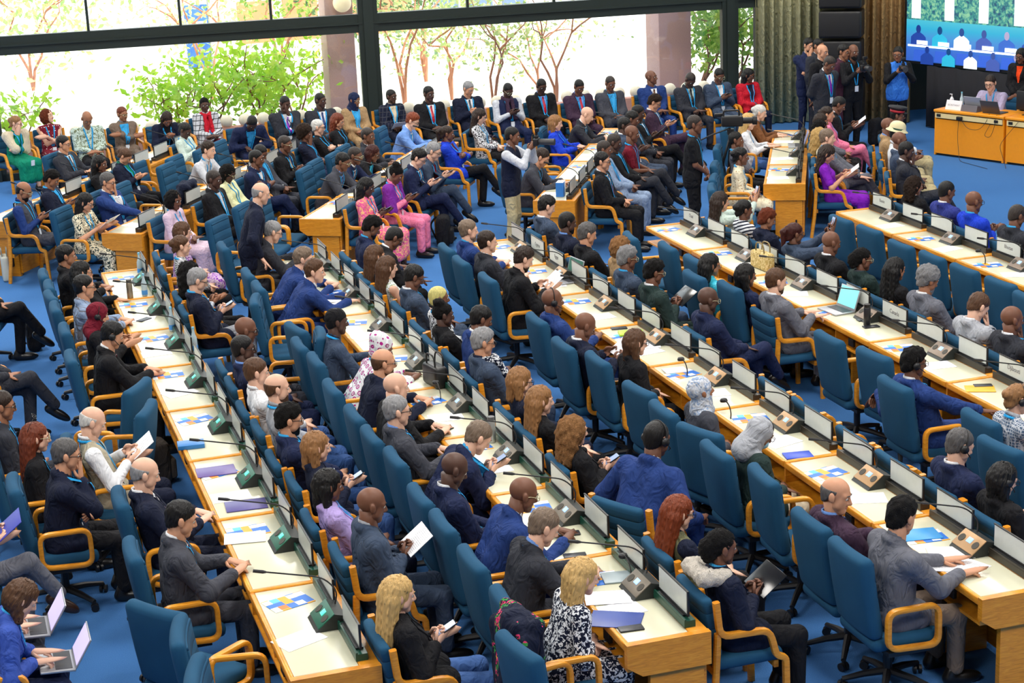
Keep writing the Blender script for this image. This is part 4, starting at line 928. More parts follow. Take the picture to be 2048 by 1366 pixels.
def run_people():
    for sp in PEOPLE: solve(sp)
    by = {}
    for sp in PEOPLE: by.setdefault(sp['row'], []).append(sp)
    for row, L in by.items():      # neighbours need elbow room
        if row in ('S', 'O', 'Z'): continue
        d = rowvec(row.rstrip('a'))[1] if row.rstrip('a') in ROWS else A3(cos(WA), sin(WA)) if row == 'W' else A3(sin(radians(28)), cos(radians(28))); d = d[:2]
        for _ in range(40):
            L.sort(key=lambda s: s['x']*d[0]+s['y']*d[1])
            for a, b in zip(L[:-1], L[1:]):
                g = (b['x']-a['x'])*d[0]+(b['y']-a['y'])*d[1]; e = (.57-g)/2*.6
                if e > 0 and abs((b['x']-a['x'])*-d[1]+(b['y']-a['y'])*d[0]) < .5: a['x'] -= d[0]*e; a['y'] -= d[1]*e; b['x'] += d[0]*e; b['y'] += d[1]*e
    for row, L in by.items():
        L.sort(key=lambda s: -s['y'])
        for i, sp in enumerate(L):
            sp['who'] = 'person %s from windows, %s' % (ORD[i], row_phrase(row)); sp['label'] = 'person in %s, %s from windows, %s' % (sp['desc'], ORD[i], row_phrase(row))
    for sp in PEOPLE:
        build_person(sp)
        if sp['seated'] and sp.get('chair', 1):
            base = sp['row'].rstrip('a'); kind = sp.get('ck') or ('swivel' if base in ROWS and not sp['row'].endswith('a') or sp['row'] == 'Z' else 'fixed')
            add_chair(kind, sp['x'], sp['y'], radians(sp['face']+(sp.get('cr', 0))), sp['row'], True)
def chair_at(px, py, row, rot=0, kind=None, z=None):
    """an empty chair whose back-rest top centre shows at the given photo pixel"""
    base = row.rstrip('a'); kind = kind or ('fixed' if row.endswith('a') or base not in ROWS and row != 'Z' else 'swivel'); face = radians((-ROWS[base][1] if base in ROWS else {'W': -80, 'K5': -28}.get(row, 0))+rot)
    w = ground(px, py, z or (1.10 if kind == 'swivel' else .90)); x, y = w[0]+cos(face)*.30, w[1]+sin(face)*.30
    if base in ROWS:
        O, d, nn = rowvec(base); e = (np.array([x, y])-O)@nn; lo, hi = ((.86, 1.05) if row.endswith('a') else (-.70, -.30)); x, y = np.array([x, y])+nn*(np.clip(e, lo, hi)-e)
    x0_, y0_ = x, y
    for _ in range(12):      # keep clear of the chairs already there
        for c in CHAIRS:
            if c[0] == row and abs(c[2]-x)+abs(c[3]-y) < 1.2:
                dx, dy = x-c[2], y-c[3]; g = sqrt(dx*dx+dy*dy)+1e-6; dd = rowvec(base)[1] if base in ROWS else A3(0, 1)
                if g < .62: sgn = 1 if dx*dd[0]+dy*dd[1] > 0 else -1; x += dd[0]*sgn*(.62-g)*.5; y += dd[1]*sgn*(.62-g)*.5
    if (x-x0_)**2+(y-y0_)**2 > .5**2 or any(c[0] == row and (c[2]-x)**2+(c[3]-y)**2 < .45**2 for c in CHAIRS): return
    add_chair(kind, x, y, face, row)
# ---------------------------------------------------------------- who sits where
# window chairs
P(42,246,'W','beige shawl and green dress',sx='f',k=1,h='bun',hc='lb',t='dresslong',c='green',shawl='beige',gl=1,a='chinR',hy=35,hp=12,f=-62,lean=8)
P(86,233,'W','maroon dotted dress, arms crossed',sx='f',k=1,h='curlybob',hc='au',t='dressless',c='maroon',pat='dots',pc='white',a='cross',hy=40,hp=-8)
P(182,237,'W','green floral shirt, head bowed',k=3,h='none',t='shirt',c='mint',pat='floral',pc=(110,120,90),a='lap',hp=35,b='black')
P(237,229,'W','grey blazer, arms crossed',sx='f',k=3,h='short',hc='au',t='blazer',c='taupe',s='sky',gl=2,a='cross',hy=20,b='taupe')
P(334,238,'W','navy jacket, head bowed low',sx='f',k=3,h='bob',hc='db',t='blazer',c='dnavy',s='black',a='phone',hp=45,lean=18,b='olive')
P(409,210,'W','white plaid coat, red scarf',sx='f',k=5,h='braids',hc='k',t='coat',c='palegrey',pat='plaid',pc='black',s='red',scarf='red',a='lap',b='maroon',hy=-10)
P(504,246,'W','navy suit bent right forward',k=5,h='buzz',hc='k',c='navy',s='sky',a='knees',hp=55,lean=32)
P(570,207,'W','dark suit, hand on cheek',k=5,h='buzz',hc='k',c='char',s='white',tie='purple',a='chinL',hy=15,hp=20,bk=1.1)
P(641,201,'W','charcoal suit and white shirt',k=5,h='buzz',hc='k',c='char',s='white',tie='blue',a='lap',hy=30)
P(709,200,'W','navy headscarf and tan blazer',sx='f',k=3,h='hijab',hcl='navy',t='blazer',c='tan',s='sky',gl=2,a='lap',b='tan',hy=30,hp=12)
P(783,193,'W','dark plaid blazer holding paper',sx='f',k=5,h='buzz',hc='k',t='blazer',c='dnavy',pat='plaid',pc='dgrey',s='beige',a='lap',b='dnavy',hy=25,hold='paper')
P(858,188,'W','black suit, crimson tie',k=5,h='short',hc='k',c='black',s='white',tie='red',a='lap',hy=10)
P(937,178,'W','navy suit, hands before chest',k=2,h='short',hc='gr',c='dnavy',s='white',tie='dgrey',a='phone',hp=22,hy=15)
P(1016,181,'W','navy vest, scarf, with phone',k=5,h='buzz',hc='k',t='vest',c='navy',s='palegrey',scarf='plum',gl=2,a='phone',hp=30,hold='phone',b='navy',bk=1.15)
P(1087,172,'W','black suit, red tie, badge',k=5,h='buzz',hc='k',c='black',s='ltblue',tie='red',gl=1,a='lap',hp=25)
P(1155,174,'W','plum suit and red tie',k=4,h='buzz',hc='k',c='plum',s='ltblue',tie='red',a='lap',hp=28)
P(1220,167,'W','grey suit leaning back',k=4,h='buzz',hc='dg',c='dgrey',s='sky',a='lap',hp=18,bk=1.15,l='crossR')
P(1305,155,'W','bright blue suit, brown tie',k=4,h='none',c='blue',s='white',tie='brown',ln=0,a='lap',hy=35,hp=-4)
P(1378,160,'W','charcoal suit, head bowed',k=5,h='buzz',hc='dg',c='char',s='mint',tie='black',a='lap',hp=42)
P(1438,151,'W','slate suit reading phone',k=4,h='buzz',hc='k',c='slate',s='white',gl=2,a='phone',hp=28,hold='phone')
P(1498,151,'W','red blazer and navy dress',sx='f',k=4,h='long',hc='k',t='blazer',c='red',s='dnavy',b='dnavy',gl=1,a='lap',hy=25,hp=15)
# angled rows by the windows
P(127,288,'K0','charcoal suit, white shirt, glasses',k=2,h='short',hc='k',c='char',s='white',tie='dgrey',gl=1,a='desk',hy=5)
P(50,358,'K0a','navy suit looking at phone',k=3,h='curlyshort',hc='k',c='dnavy',s='sky',a='phone',hp=28,hold='phone',l='flat',f=-20)
P(6,382,'K0a','grey waistcoat, blue shirt, lanyard',k=3,h='bald',hc='k',t='vest',c='dgrey',s='blue',gl=2,beard=1,a='phone',hp=25,hold='phone',b='dgrey',l='fig4R',f=-20)
P(164,328,'K0a','black blazer, hands in lap',sx='f',k=4,h='long',hc='k',t='blazer',c='black',s='black',a='lap',hy=-5)
P(215,313,'K0a','navy blazer, gazing down',sx='f',k=2,h='bun',hc='br',t='blazer',c='dnavy',s='green',a='phone',hp=38)
P(319,261,'K0a','mint sweater reading papers',sx='f',k=5,h='bun',hc='k',t='sweater',c='mint',gl=1,a='read',hp=30,hold='paper',b='dgrey',hy=-10)
P(172,405,'K1','patterned cream saree, reading',sx='f',k=2,h='long',hc='k',t='saree',c='cream',pat='floral',pc='dgreen',gl=1,a='read',hp=22,hold='paper',lean=4)
P(216,364,'K1','blue suit, hand at mouth',k=2,h='short',hc='dg',c='blue',s='white',gl=1,a='chinLd',hp=12)
P(417,300,'K1','pale shirt leaning forward',k=1,h='tall',hc='db',t='shirt',c='palegrey',a='desk',hp=10,lean=26,b='char')
P(343,400,'K1a','shiny lilac dress, hands clasped',sx='f',k=4,h='curlybob',hc='k',t='dresslong',c='pinklil',pat='satin',bk=1.22,a='lap',hy=-15,hp=14,lean=0)
P(428,359,'K1a','black suit, blue lanyard',k=5,h='buzz',hc='dg',c='black',s='palegrey',a='lap',bk=1.25,hp=12,lean=-5)
P(460,345,'K1a','pale yellow blouse, head bowed',sx='f',k=5,h='braidlong',hc='k',t='shirt',c='yellowish',gl=2,a='lap',hp=28,b='sky')
P(510,319,'K1a','navy suit with arms crossed',k=4,h='buzz',hc='k',c='navy',s='white',a='cross',hy=8,l='crossR')
P(522,306,'K1a','grey suit behind folded arms',k=4,h='buzz',hc='k',c='dgrey',s='sky',a='lap',hp=28,hy=-10)
P(569,289,'K1a','black suit, yellow tie, phone',k=4,h='buzz',hc='dg',c='black',s='blue',tie='khaki',gl=2,a='phone',hp=12,hold='phone',l='crossR')
P(607,265,'K1a','navy jumper, hand at mouth',sx='f',k=4,h='afro',hc='db',t='sweater',c='dnavy',a='chinR',hy=10,b='navy',bk=1.1)
P(628,253,'K1a','black top, arms folded, glasses',sx='f',k=1,h='short',hc='wh',t='sweater',c='black',gl=1,a='cross',hy=15,b='black',l='crossR')
P(668,246,'K1a','black top, looking down',sx='f',k=2,h='long',hc='au',t='sweater',c='black',a='lap',hp=18,b='black')
P(736,272,'K2','charcoal suit looking away',k=4,h='buzz',hc='dg',c='char',s='white',a='desk',hy=-10,ln=0)
P(687,323,'K2','dark grey suit, pale glasses',k=4,h='short',hc='k',c='dgrey',s='ltblue',tie='plum',gl=2,a='desk',hp=22)
P(713,310,'K2','navy suit, striped tie, glasses',k=4,h='buzz',hc='dg',c='navy',s='white',tie='maroon',gl=2,a='desk',hp=14)
P(742,309,'K2','black blazer and patterned blouse',sx='f',k=4,h='bob',hc='rd',t='blazer',c='black',s='turq',gl=1,a='desk',hp=24)
P(829,242,'K2','light blue suit, writing',k=1,h='tall',hc='re',c='ltblue',s='white',tie='sky',gl=1,a='write',hp=28,lean=20)
P(728,374,'K2a','pink floral dress with phone',sx='f',k=5,h='long',hc='k',t='dresslong',c=(232,90,150),pat='floral',pc=(250,190,130),a='phone',hp=18,hold='phone',bk=1.12,lean=-5)
P(792,349,'K2a','pink trousers and purple scarf',sx='f',k=4,h='topbun',hc='k',t='shirt',c='pink',b='pink',shawl=(120,40,150),a='phone',hp=32,hold='phone',lean=0)
P(841,314,'K2a','navy suit, legs crossed, using phone',k=1,h='tall',hc='k',c='navy',s='white',tie='plum',gl=1,a='phone',hp=30,hold='phone',l='crossR')
P(864,305,'K2a','dark suit raising a phone',k=1,h='short',hc='gr',c='slate',s='maroon',gl=1,a='phone',hp=22,hold='phone',l='crossR')
P(895,268,'K2a','cobalt blazer, arms crossed, legs crossed',sx='f',k=4,h='pony',hc='db',t='blazer',c='cobalt',s='maroon',a='cross',hp=8,hy=15,b='black',l='crossR')
P(960,233,'K2a','black and white floral blouse',sx='f',k=1,h='long',hc='db',t='shirt',c='white',pat='blotch',pc='black',a='lap',hp=24,b='black')
P(1116,242,'K3','cobalt blazer, hands on desk',sx='f',k=1,h='bob',hc='lb',t='blazer',c='cobalt',s='cobalt',a='desk',hp=12)
P(1178,234,'K3','charcoal suit, bent forward writing',k=1,h='none',c='char',s='white',tie='sky',a='write',hp=28,lean=20)
P(1084,315,'K3','grey leather jacket, looking down',k=2,h='short',hc='db',t='coat',c='dgrey',s='char',a='desk',hp=32)
P(1205,323,'K3a','black suit, striped tie, glasses',k=2,h='short',hc='k',c='black',s='white',tie='maroon',gl=1,a='lap',hp=6)
P(1209,297,'K3a','pale blue-grey suit',k=4,h='buzz',hc='dg',c='bluegrey',s='sky',a='lap',hp=8,l='flat')
P(1227,287,'K3a','black suit, grey trousers crossed',k=5,h='buzz',hc='dg',c='black',s='sky',b='char',a='lap',hp=15,l='crossR')
P(1264,268,'K3a','maroon polo shirt',k=4,h='none',t='tshirt',c='maroon',b='char',a='lap',hp=10,l='crossR')
P(1237,243,'K3a','slate suit, white collar',k=5,h='buzz',hc='k',c='slate',s='white',a='phone',hp=12)
P(1255,241,'K3a','grey suit between two others',k=4,h='short',hc='k',c='char',s='white',a='lap',hp=16)
P(1269,232,'K3a','black suit with blue booklet',k=5,h='buzz',hc='k',c='black',s='white',a='phone',hp=14,hold='tablet',l='crossR')
P(1309,205,'K3a','plum suit looking at phone',k=2,h='curlyshort',hc='db',c='plum',s='white',gl=1,a='phone',hp=26,hold='phone',l='crossR')
P(1482,313,'K4','cream dotted dress',sx='f',k=4,h='bun',hc='k',t='dresslong',c='cream',pat='dots',pc='tan',a='lap',hp=6,hy=5)
P(1472,280,'K4','grey top, hand raised',sx='f',k=4,h='buzz',hc='k',t='sweater',c='grey',a='chinR',hp=5,b='black')
P(1498,243,'K4','white sweater typing on laptop',sx='f',k=1,h='long',hc='bl',t='sweater',c='white',a='type',hp=14,b='denim')
P(1520,226,'K4','brown jacket, arms reaching to desk',sx='f',k=1,h='bun',hc='wh',t='coat',c='brown',s='sky',a='type',hp=16,b='black')
P(1678,213,'K4a','dark suit reading a booklet',k=4,h='buzz',hc='k',c='black',s='white',a='read',hp=30,hold='paper')
P(1655,231,'K4a','pink suit, hands in lap',sx='f',k=2,h='bun',hc='db',t='coat',c='pink',s='pink',b='pink',a='lap',hp=5,l='crossR')
P(1638,240,'K4a','grey top between pink and black',sx='f',k=3,h='bob',hc='db',t='sweater',c='grey',a='lap',hp=8,b='black')
P(1633,254,'K4a','black blazer and black trousers',sx='f',k=4,h='braidlong',hc='k',t='blazer',c='black',s='black',a='lap',hp=8,b='black')
P(1641,277,'K4a','cream top and white trousers',sx='f',k=1,h='curlylong',hc='bl',t='sweater',c='cream',a='lap',hp=5,b='white')
P(1655,272,'K4a','grey suit, hands on knee',k=1,h='short',hc='gb',c='grey',s='sky',a='knees',hp=6,l='crossR')
P(1655,308,'K4a','purple dress writing on paper',sx='f',k=2,h='long',hc='db',t='dress',c='purple',a='read',hp=30,hold='paper',ln=0,hy=-8)
P(1777,256,'K5','tan blazer and khaki trousers',k=4,h='none',c='tan',s='ltblue',a='lap',hy=-5,b='khaki',ln=0)
P(1795,231,'K5','peaked cap with red band',k=4,h='buzz',hc='k',t='shirt',c='white',gl=1,hat='peak',a='lap',b='khaki',ln=0)
P(1794,264,'K5','cream pith helmet',k=4,h='buzz',hc='k',t='shirt',c='white',hat='pith',a='phone',b='khaki',ln=0,hp=12,l='fwd')
P(1799,282,'K5','slate suit and khaki trousers',k=4,h='none',c='slate',s='white',a='lap',b='khaki',ln=0,l='fwd')
P(1813,302,'K5','charcoal suit, hand under chin',k=5,h='buzz',hc='k',c='char',s='white',tie='dnavy',a='chinR',hp=12,ln=0,l='crossR')
# standing
P(1025,272,'S','navy vest, raising a camera',k=4,h='buzz',hc='k',t='vest',c='dnavy',s='palegrey',a='camup',b='khaki',f=-35,hy=10,hp=8,ln=0,hold='camera',lens=.2,sc=.97)
P(1390,249,'S','black polo, hands clasped in front',k=4,h='buzz',hc='dg',t='tshirt',c='black',a='clasp',b='black',f=-30,gl=1,hp=6,bk=1.08)
P(1618,91,'S','navy suit, hand on chin',k=2,h='short',hc='k',c='navy',s='white',beard=1,a='chinR',f=-85,hy=10,hp=10,ln=0)
P(1637,92,'S','dark suit behind navy suit',k=3,h='buzz',hc='k',c='char',a='down',f=-60,ln=0)
P(1645,104,'S','black suit, half hidden',k=2,h='none',c='black',a='down',f=-60,ln=0)
P(1659,128,'S','charcoal suit, striped tie, hands behind',k=4,h='buzz',hc='dg',c='char',s='white',tie='purple',a='back',f=-70,hp=32,hy=10)
P(1688,104,'S','maroon jacket, half hidden',k=3,h='short',hc='k',c=(70,36,52),a='down',f=-60,ln=0)
P(1707,104,'S','black shirt with camera and lanyard',k=4,h='none',t='shirt',c='black',a='cam',f=-85,hp=6,b='black',hold='camera',lens=.12,bk=1.08,beard=1)
P(1796,108,'S','bright blue vest holding camera',sx='f',k=3,h='bun',hc='k',t='vest',c=(60,130,230),s='black',a='cam',f=-105,hy=-25,hp=12,gl=1,b='black',ln=0,hold='camera',lens=.12,bk=1.12)
P(522,387,'S','navy suit, hand on chair back',k=1,h='bald',hc='gr',c='dnavy',s='white',a='chairhold',f=-8,hp=16,ln=0,lean=15,b='black')
P(1975,172,'O','grey shirt, glasses, at laptops',k=1,h='short',hc='db',t='shirt',c=(170,160,190),gl=1,a='type',f=-157,hp=20,hy=15,lean=18,b='black',at=(16.5,26.01))
P(2042,112,'S','black blazer and orange top',sx='f',k=4,h='bob',hc='k',t='blazer',c='black',s=(230,70,20),gl=1,a='clasp',f=-150,hp=15,ln=0,b='black')
# row five, front
P(1818,373,'Ea','black blazer, looking ahead',sx='f',k=3,h='braidlong',hc='db',t='blazer',c='black',a='lap',hy=-5,b='black')
P(1877,385,'Ea','indigo suit, white collar',k=4,h='buzz',hc='k',c=(44,54,130),s='white',a='lap',hp=14,ln=0)
P(1911,408,'Ea','cobalt suit and glasses',k=4,h='none',c='cobalt',s='sky',gl=1,a='phone',hp=10,bk=1.15)
P(2001,436,'Ea','charcoal suit and glasses',k=4,h='buzz',hc='dg',c='char',s='sky',gl=1,a='phone',hp=24,hold='tablet')
P(2072,470,'Ea','green jacket at the frame edge',sx='f',k=4,h='bob',hc='k',t='coat',c='green',a='lap')
# row four, front
P(1413,408,'Da','mint jumper filming with phone',sx='f',k=2,h='long',hc='db',t='sweater',c='mint',a='up',b='black',hold='phone',hy=-4)
P(1488,423,'Da','navy and white striped top',sx='f',k=4,h='bun',hc='k',t='sweater',c='white',pat='stripe',pc='dnavy',a='lap',b='black',ln=0)
P(1518,436,'Da','navy jacket, gazing down',sx='f',k=3,h='curlyshort',hc='au',t='blazer',c='dnavy',s='dnavy',a='lap',hp=18,b='black')
P(1556,472,'Da','dark jacket holding phone up',sx='f',k=4,h='pony',hc='rd',t='blazer',c='slate',s='black',a='up',b='black',hold='phone',gl=1)
P(1643,488,'Da','black suit, white collar',k=4,h='none',c='black',s='white',a='lap',hp=14,ln=0)
P(1726,520,'Da','dark green coat, white glasses',sx='f',k=4,h='braids',hc='k',t='coat',c='dgreen',s='dgrey',gl=2,a='lap',hy=-8,b='black',bk=1.12,ln=0)
P(1790,538,'Da','plain black top, back turned',sx='f',k=3,h='long',hc='k',t='sweater',c='black',a='lap',hy=8,b='black',ln=0)
P(1856,561,'Da','grey blazer, lanyard, looking down',k=3,h='fluffy',hc='gr',c='grey',s='white',beard=1,a='lap',hp=22)
P(1937,620,'Da','pale grey blazer, hand at face',k=1,h='short',hc='br',c='ltgrey',s='white',a='chinR',hp=35,ln=0)
P(2016,636,'Da','charcoal suit, hand at chin',k=4,h='none',c='char',s='white',a='chinR',hp=8,hy=-5)
P(2072,715,'Da','navy suit cut by frame edge',k=4,h='buzz',hc='k',c='dnavy',s='white',a='lap')
# row four, behind
P(1427,533,'D','turquoise satin top',sx='f',k=3,h='long',hc='k',t='shirt',c='turq',pat='satin',gl=1,a='desk',hy=-6,b='black',ln=0)
P(1492,551,'D','plain navy top',sx='f',k=4,h='bob',hc='k',t='sweater',c='navy',a='desk',hy=-4,b='black',ln=0)
P(1546,559,'D','grey suit typing at laptop',k=1,h='short',hc='br',c='grey',s='white',tie='red',a='type',hp=12,ln=0,ck='fixed',beard=1)
P(1827,726,'D','blue suit, headset, arm outstretched',k=4,h='curlyshort',hc='k',c='blue',s='white',gl=1,hs=1,a='out',hp=6,hy=-4,bk=1.1)
P(2036,799,'D','honeycomb patterned blouse',sx='f',k=1,h='bun',hc='lb',t='shirt',c='palegrey',pat='honey',pc='steel',a='desk',hp=14,b='dgrey',hs=1)
# row three, front
P(1093,413,'Ca','slate suit, looking down',k=1,h='tall',hc='k',c='slate',s='white',a='lap',hp=22,ln=0)
P(1129,446,'Ca','navy suit and blue lanyard',k=5,h='buzz',hc='k',c='dnavy',s='ltblue',beard=1,a='lap',hp=12)
P(1174,477,'Ca','black suit and blue lanyard',k=2,h='tall',hc='dg',c='black',s='dnavy',a='lap',hp=16)
P(1231,487,'Ca','tan coat, hands in lap',sx='f',k=1,h='curlybob',hc='lb',t='coat',c='tan',s='beige',a='lap',b='black',ln=0)
P(1231,520,'Ca','slate suit, pale glasses',k=4,h='curlyshort',hc='gr',c='slate',s='sky',gl=2,a='lap',hp=10)
P(1297,546,'Ca','dark green suit holding tablet',k=4,h='curlyshort',hc='k',c='dgreen',s='white',gl=2,a='phone',hp=14,hold='tablet')
P(1416,600,'Ca','navy suit, yellow glasses',k=5,h='none',c='navy',s='navy',gl=2,a='lap',hp=12,l='crossR',ln=0)
P(1937,902,'Ca','navy suit and headset',k=1,h='short',hc='dg',c='navy',s='white',hs=1,a='lap',hp=22,ln=0)
P(1987,948,'Ca','black jacket, headset, hands together',sx='f',k=1,h='bob',hc='k',t='blazer',c='black',s='black',gl=1,hs=1,a='phone',hp=18,b='black',ln=0)
# row three, behind
P(937,461,'C','blue suit and blue lanyard',k=1,h='short',hc='gb',c='blue',s='sky',beard=1,a='desk',hp=6)
P(975,484,'C','black suit, forearms on desk',k=1,h='short',hc='db',c='char',s='white',tie='red',a='desk',hp=4,ln=0)
P(1047,518,'C','black jacket reading a page',k=1,h='tall',hc='db',t='coat',c='black',s='black',beard=1,a='read',hp=26,hold='paper',ln=0,bk=1.12)
P(1105,602,'C','blue suit and headset',k=4,h='none',c='blue',s='blue',hs=1,a='desk',hp=4,bk=1.12,ln=0)
P(1172,654,'C','navy suit studying papers',k=4,h='none',c='dnavy',s='white',a='read',hp=28,hold='paper',ln=0)
P(1269,683,'C','black blazer, lanyard and glasses',sx='f',k=1,h='bob',hc='br',t='blazer',c='black',s='black',gl=1,a='lap',hp=10,b='black')
P(1402,782,'C','grey headscarf and grey jacket',sx='f',k=3,h='hijab',hcl='palegrey',hpat='floral',hpc='bluegrey',t='blazer',c='dgrey',s='black',a='lap',hp=-8,b='black',ln=0)
P(1522,866,'C','loose grey scarf, face mask',sx='f',k=4,h='hood',hcl='ltgrey',t='coat',c='dgreen',s='grey',gl=1,mask=1,a='lap',hp=35,b='beige',bk=1.15,ln=0)
P(1691,1004,'C','plum suit turning to neighbour',k=2,h='bald',hc='dg',c='plum',s='ltblue',tie='blue',a='desk',hp=12,hy=-42,hr=-6,ln=0)
P(1782,1020,'C','grey suit bent over papers',k=2,h='curlyshort',hc='k',c='grey',s='grey',b='taupe',a='reach',hp=14,hy=20,ln=0)
# row two, front
P(745,456,'Ba','navy suit, leaning forward',k=4,h='curlyshort',hc='k',c='navy',s='sky',beard=1,a='knees',hp=30,ln=0)
P(801,486,'Ba','black suit bent over',k=4,h='buzz',hc='k',c='black',s='white',gl=1,a='knees',hp=38)
P(741,505,'Ba','plain black sweater',sx='f',k=2,h='long',hc='br',t='sweater',c='black',a='lap',hy=5,b='black',ln=0)
P(759,530,'Ba','white floral sleeveless dress',sx='f',k=1,h='long',hc='br',t='dressless',c='white',pat='floral',pc=(140,160,120),a='lap',hy=5,ln=0)
P(828,554,'Ba','slate suit and dark glasses',k=4,h='short',hc='k',c='slate',s='white',gl=1,a='lap',hp=28)
P(882,600,'Ba','black and white zebra print',sx='f',k=4,h='buzz',hc='ys',t='sweater',c='white',pat='blotch',pc='black',a='lap',hp=5,b='dgrey')
P(878,628,'Ba','black leather jacket',sx='f',k=5,h='topbun',hc='k',t='coat',c='black',s='black',a='lap',hp=8,b='slate',ln=0)
P(961,637,'Ba','blue suit, looking down',k=4,h='short',hc='k',c='blue',s='white',a='lap',hp=22,ln=0)
P(964,685,'Ba','slate suit, patterned navy scarf',k=2,h='tall',hc='gr',c='slate',s='dnavy',gl=1,scarf=('dnavy','floral','white'),a='lap',hp=12,ln=0)
P(1042,764,'Ba','dark top and glasses',sx='f',k=1,h='bob',hc='lb',t='sweater',c='dnavy',gl=1,a='lap',hp=12,b='dnavy',ln=0)
P(1075,799,'Ba','plain black top, facing podium',sx='f',k=1,h='long',hc='lb',t='sweater',c='black',a='lap',hy=-4,b='black',ln=0)
P(1134,864,'Ba','black jacket with phone',sx='f',k=1,h='curlylong',hc='lb',t='blazer',c='black',s='black',a='phone',hy=5,b='black',ln=0,hold='phone',l='crossR')
P(1313,878,'Ba','blue suit, headset, bent away',k=4,h='buzz',hc='k',c='blue',s='white',hs=1,a='wide',hp=15,f=28,ln=0,lean=15,bk=1.25,sc=1.06)
P(1358,1025,'Ba','olive vest and glasses',sx='f',k=1,h='long',hc='re',t='vest',c='olive',s='dnavy',gl=1,a='lap',hp=14,b='black',ln=0)
P(1443,1095,'Ba','navy coat with white fur hood',sx='f',k=4,h='braids',hc='k',t='coat',c='dnavy',s='sky',fur=1,a='phone',b='black',hold='tablet',l='flat',bk=1.12,ln=0)
# row two, behind
P(546,464,'B','black suit and dark glasses',k=1,h='short',hc='gr',c='char',s='white',gl=1,a='desk',hp=22,ln=0)
P(607,518,'B','blue suit, turning to camera',k=1,h='tall',hc='gb',c='blue',s='ltblue',a='desk',hp=10,hy=-12,ln=0)
P(630,543,'B','royal blue suit, hand flat',k=1,h='tall',hc='br',c='blue',s='white',tie='navy',a='reach',hp=6,hy=-20,ln=0)
P(685,656,'B','black cap and steel shirt',k=5,h='kufi',hcl='black',t='shirt',c='slate',a='desk',hp=8,bk=1.15,b='black')
P(751,685,'B','pink ringed headwrap and dress',sx='f',k=4,h='wrap',hcl='white',hpat='rings',hpc=(170,30,130),t='dresslong',c='white',pat='rings',pc=(170,30,130),a='desk',hp=20,bk=1.1)
P(767,726,'B','navy suit, glasses, blue lanyard',k=2,h='bald',hc='br',c='dnavy',s='sky',gl=1,beard=1,a='desk',hp=8)
P(792,775,'B','black jacket, hands joined',k=1,h='none',t='coat',c='black',s='black',a='desk',hp=6,beard=0)
P(794,822,'B','grey suit, lanyard and glasses',k=1,h='short',hc='gr',c='dgrey',s='ltblue',tie='taupe',gl=1,a='desk',hp=6)
P(957,875,'B','navy suit typing on phone',k=1,h='short',hc='gb',c='navy',s='sky',a='phone',hp=36,hold='phone')
P(917,949,'B','navy suit, white collar, dozing',k=5,h='none',c='navy',s='white',a='lap',hp=28)
P(1036,978,'B','blue suit leaning, white glasses',k=4,h='none',c='blue',s='white',gl=2,a='desk',hp=20,ln=0)
P(1088,1054,'B','charcoal suit, leaning over desk',k=1,h='short',hc='gb',c='char',s='ltblue',a='desk',hp=28)
P(1166,1153,'B','navy and white leopard dress',sx='f',k=1,h='long',hc='bl',t='dresslong',c='dnavy',pat='blotch',pc='white',a='lap',hp=16,ln=0)
# row one, front
P(366,464,'Aa','lilac floral dress',sx='f',k=1,h='bob',hc='br',t='dresslong',c='pinklil',pat='floral',pc='purple',a='lap',ln=0)
P(363,492,'Aa','black and white chevron top',sx='f',k=1,h='bun',hc='br',t='sweater',c='white',pat='chevron',pc='black',a='lap',b='black',hp=6)
P(382,546,'Aa','pale dotted top',sx='f',k=3,h='curlylong',hc='k',t='sweater',c='palegrey',pat='dots',pc='slate',a='phone',hp=16,b='black',ln=0)
P(392,561,'Aa','navy suit, glasses, with phone',k=1,h='short',hc='gr',c='dnavy',s='sky',gl=1,a='phone',hp=22,hold='phone',b='ltgrey',l='crossR')
P(492,661,'Aa','dark grey suit and glasses',k=4,h='none',c='dgrey',s='white',gl=1,a='lap',hp=14,ln=0)
P(486,697,'Aa','navy suit, pale collar, glasses',k=5,h='buzz',hc='k',c='navy',s='ltblue',gl=1,a='lap',hp=4,ln=0,hy=-6)
P(510,749,'Aa','white shirt and jeans',k=1,h='short',hc='br',t='shirt',c='white',a='lap',hp=8,b='jeans',ln=0)
P(552,773,'Aa','grey shirt, lanyard and jeans',k=1,h='bald',hc='br',t='shirt',c='ltgrey',beard=1,a='lap',hp=6,b='jeans')
P(579,849,'Aa','blue jacket, dark glasses, jeans',k=2,h='curlyshort',hc='k',t='coat',c='navy',s='sky',gl=1,beard=1,a='lap',hp=10,b='jeans')
P(627,884,'Aa','navy blazer with phone',sx='f',k=1,h='bob',hc='lb',t='blazer',c='dnavy',s='dnavy',a='phone',hp=10,b='denim',hold='phone',ln=0)
P(649,972,'Aa','lilac blazer',sx='f',k=4,h='bob',hc='k',t='blazer',c='lilac',s='sky',a='lap',hp=10,b='dnavy')
P(743,1010,'Aa','slate suit holding paper',k=4,h='none',c='slate',s='ltgrey',a='phone',hp=14,hold='paper',ln=0,bk=1.12)
P(769,1194,'Aa','black coat with phone',sx='f',k=1,h='long',hc='bl',t='coat',c='black',s='black',a='phone',hp=10,b='denim',hold='phone',ln=0,bk=1.08)
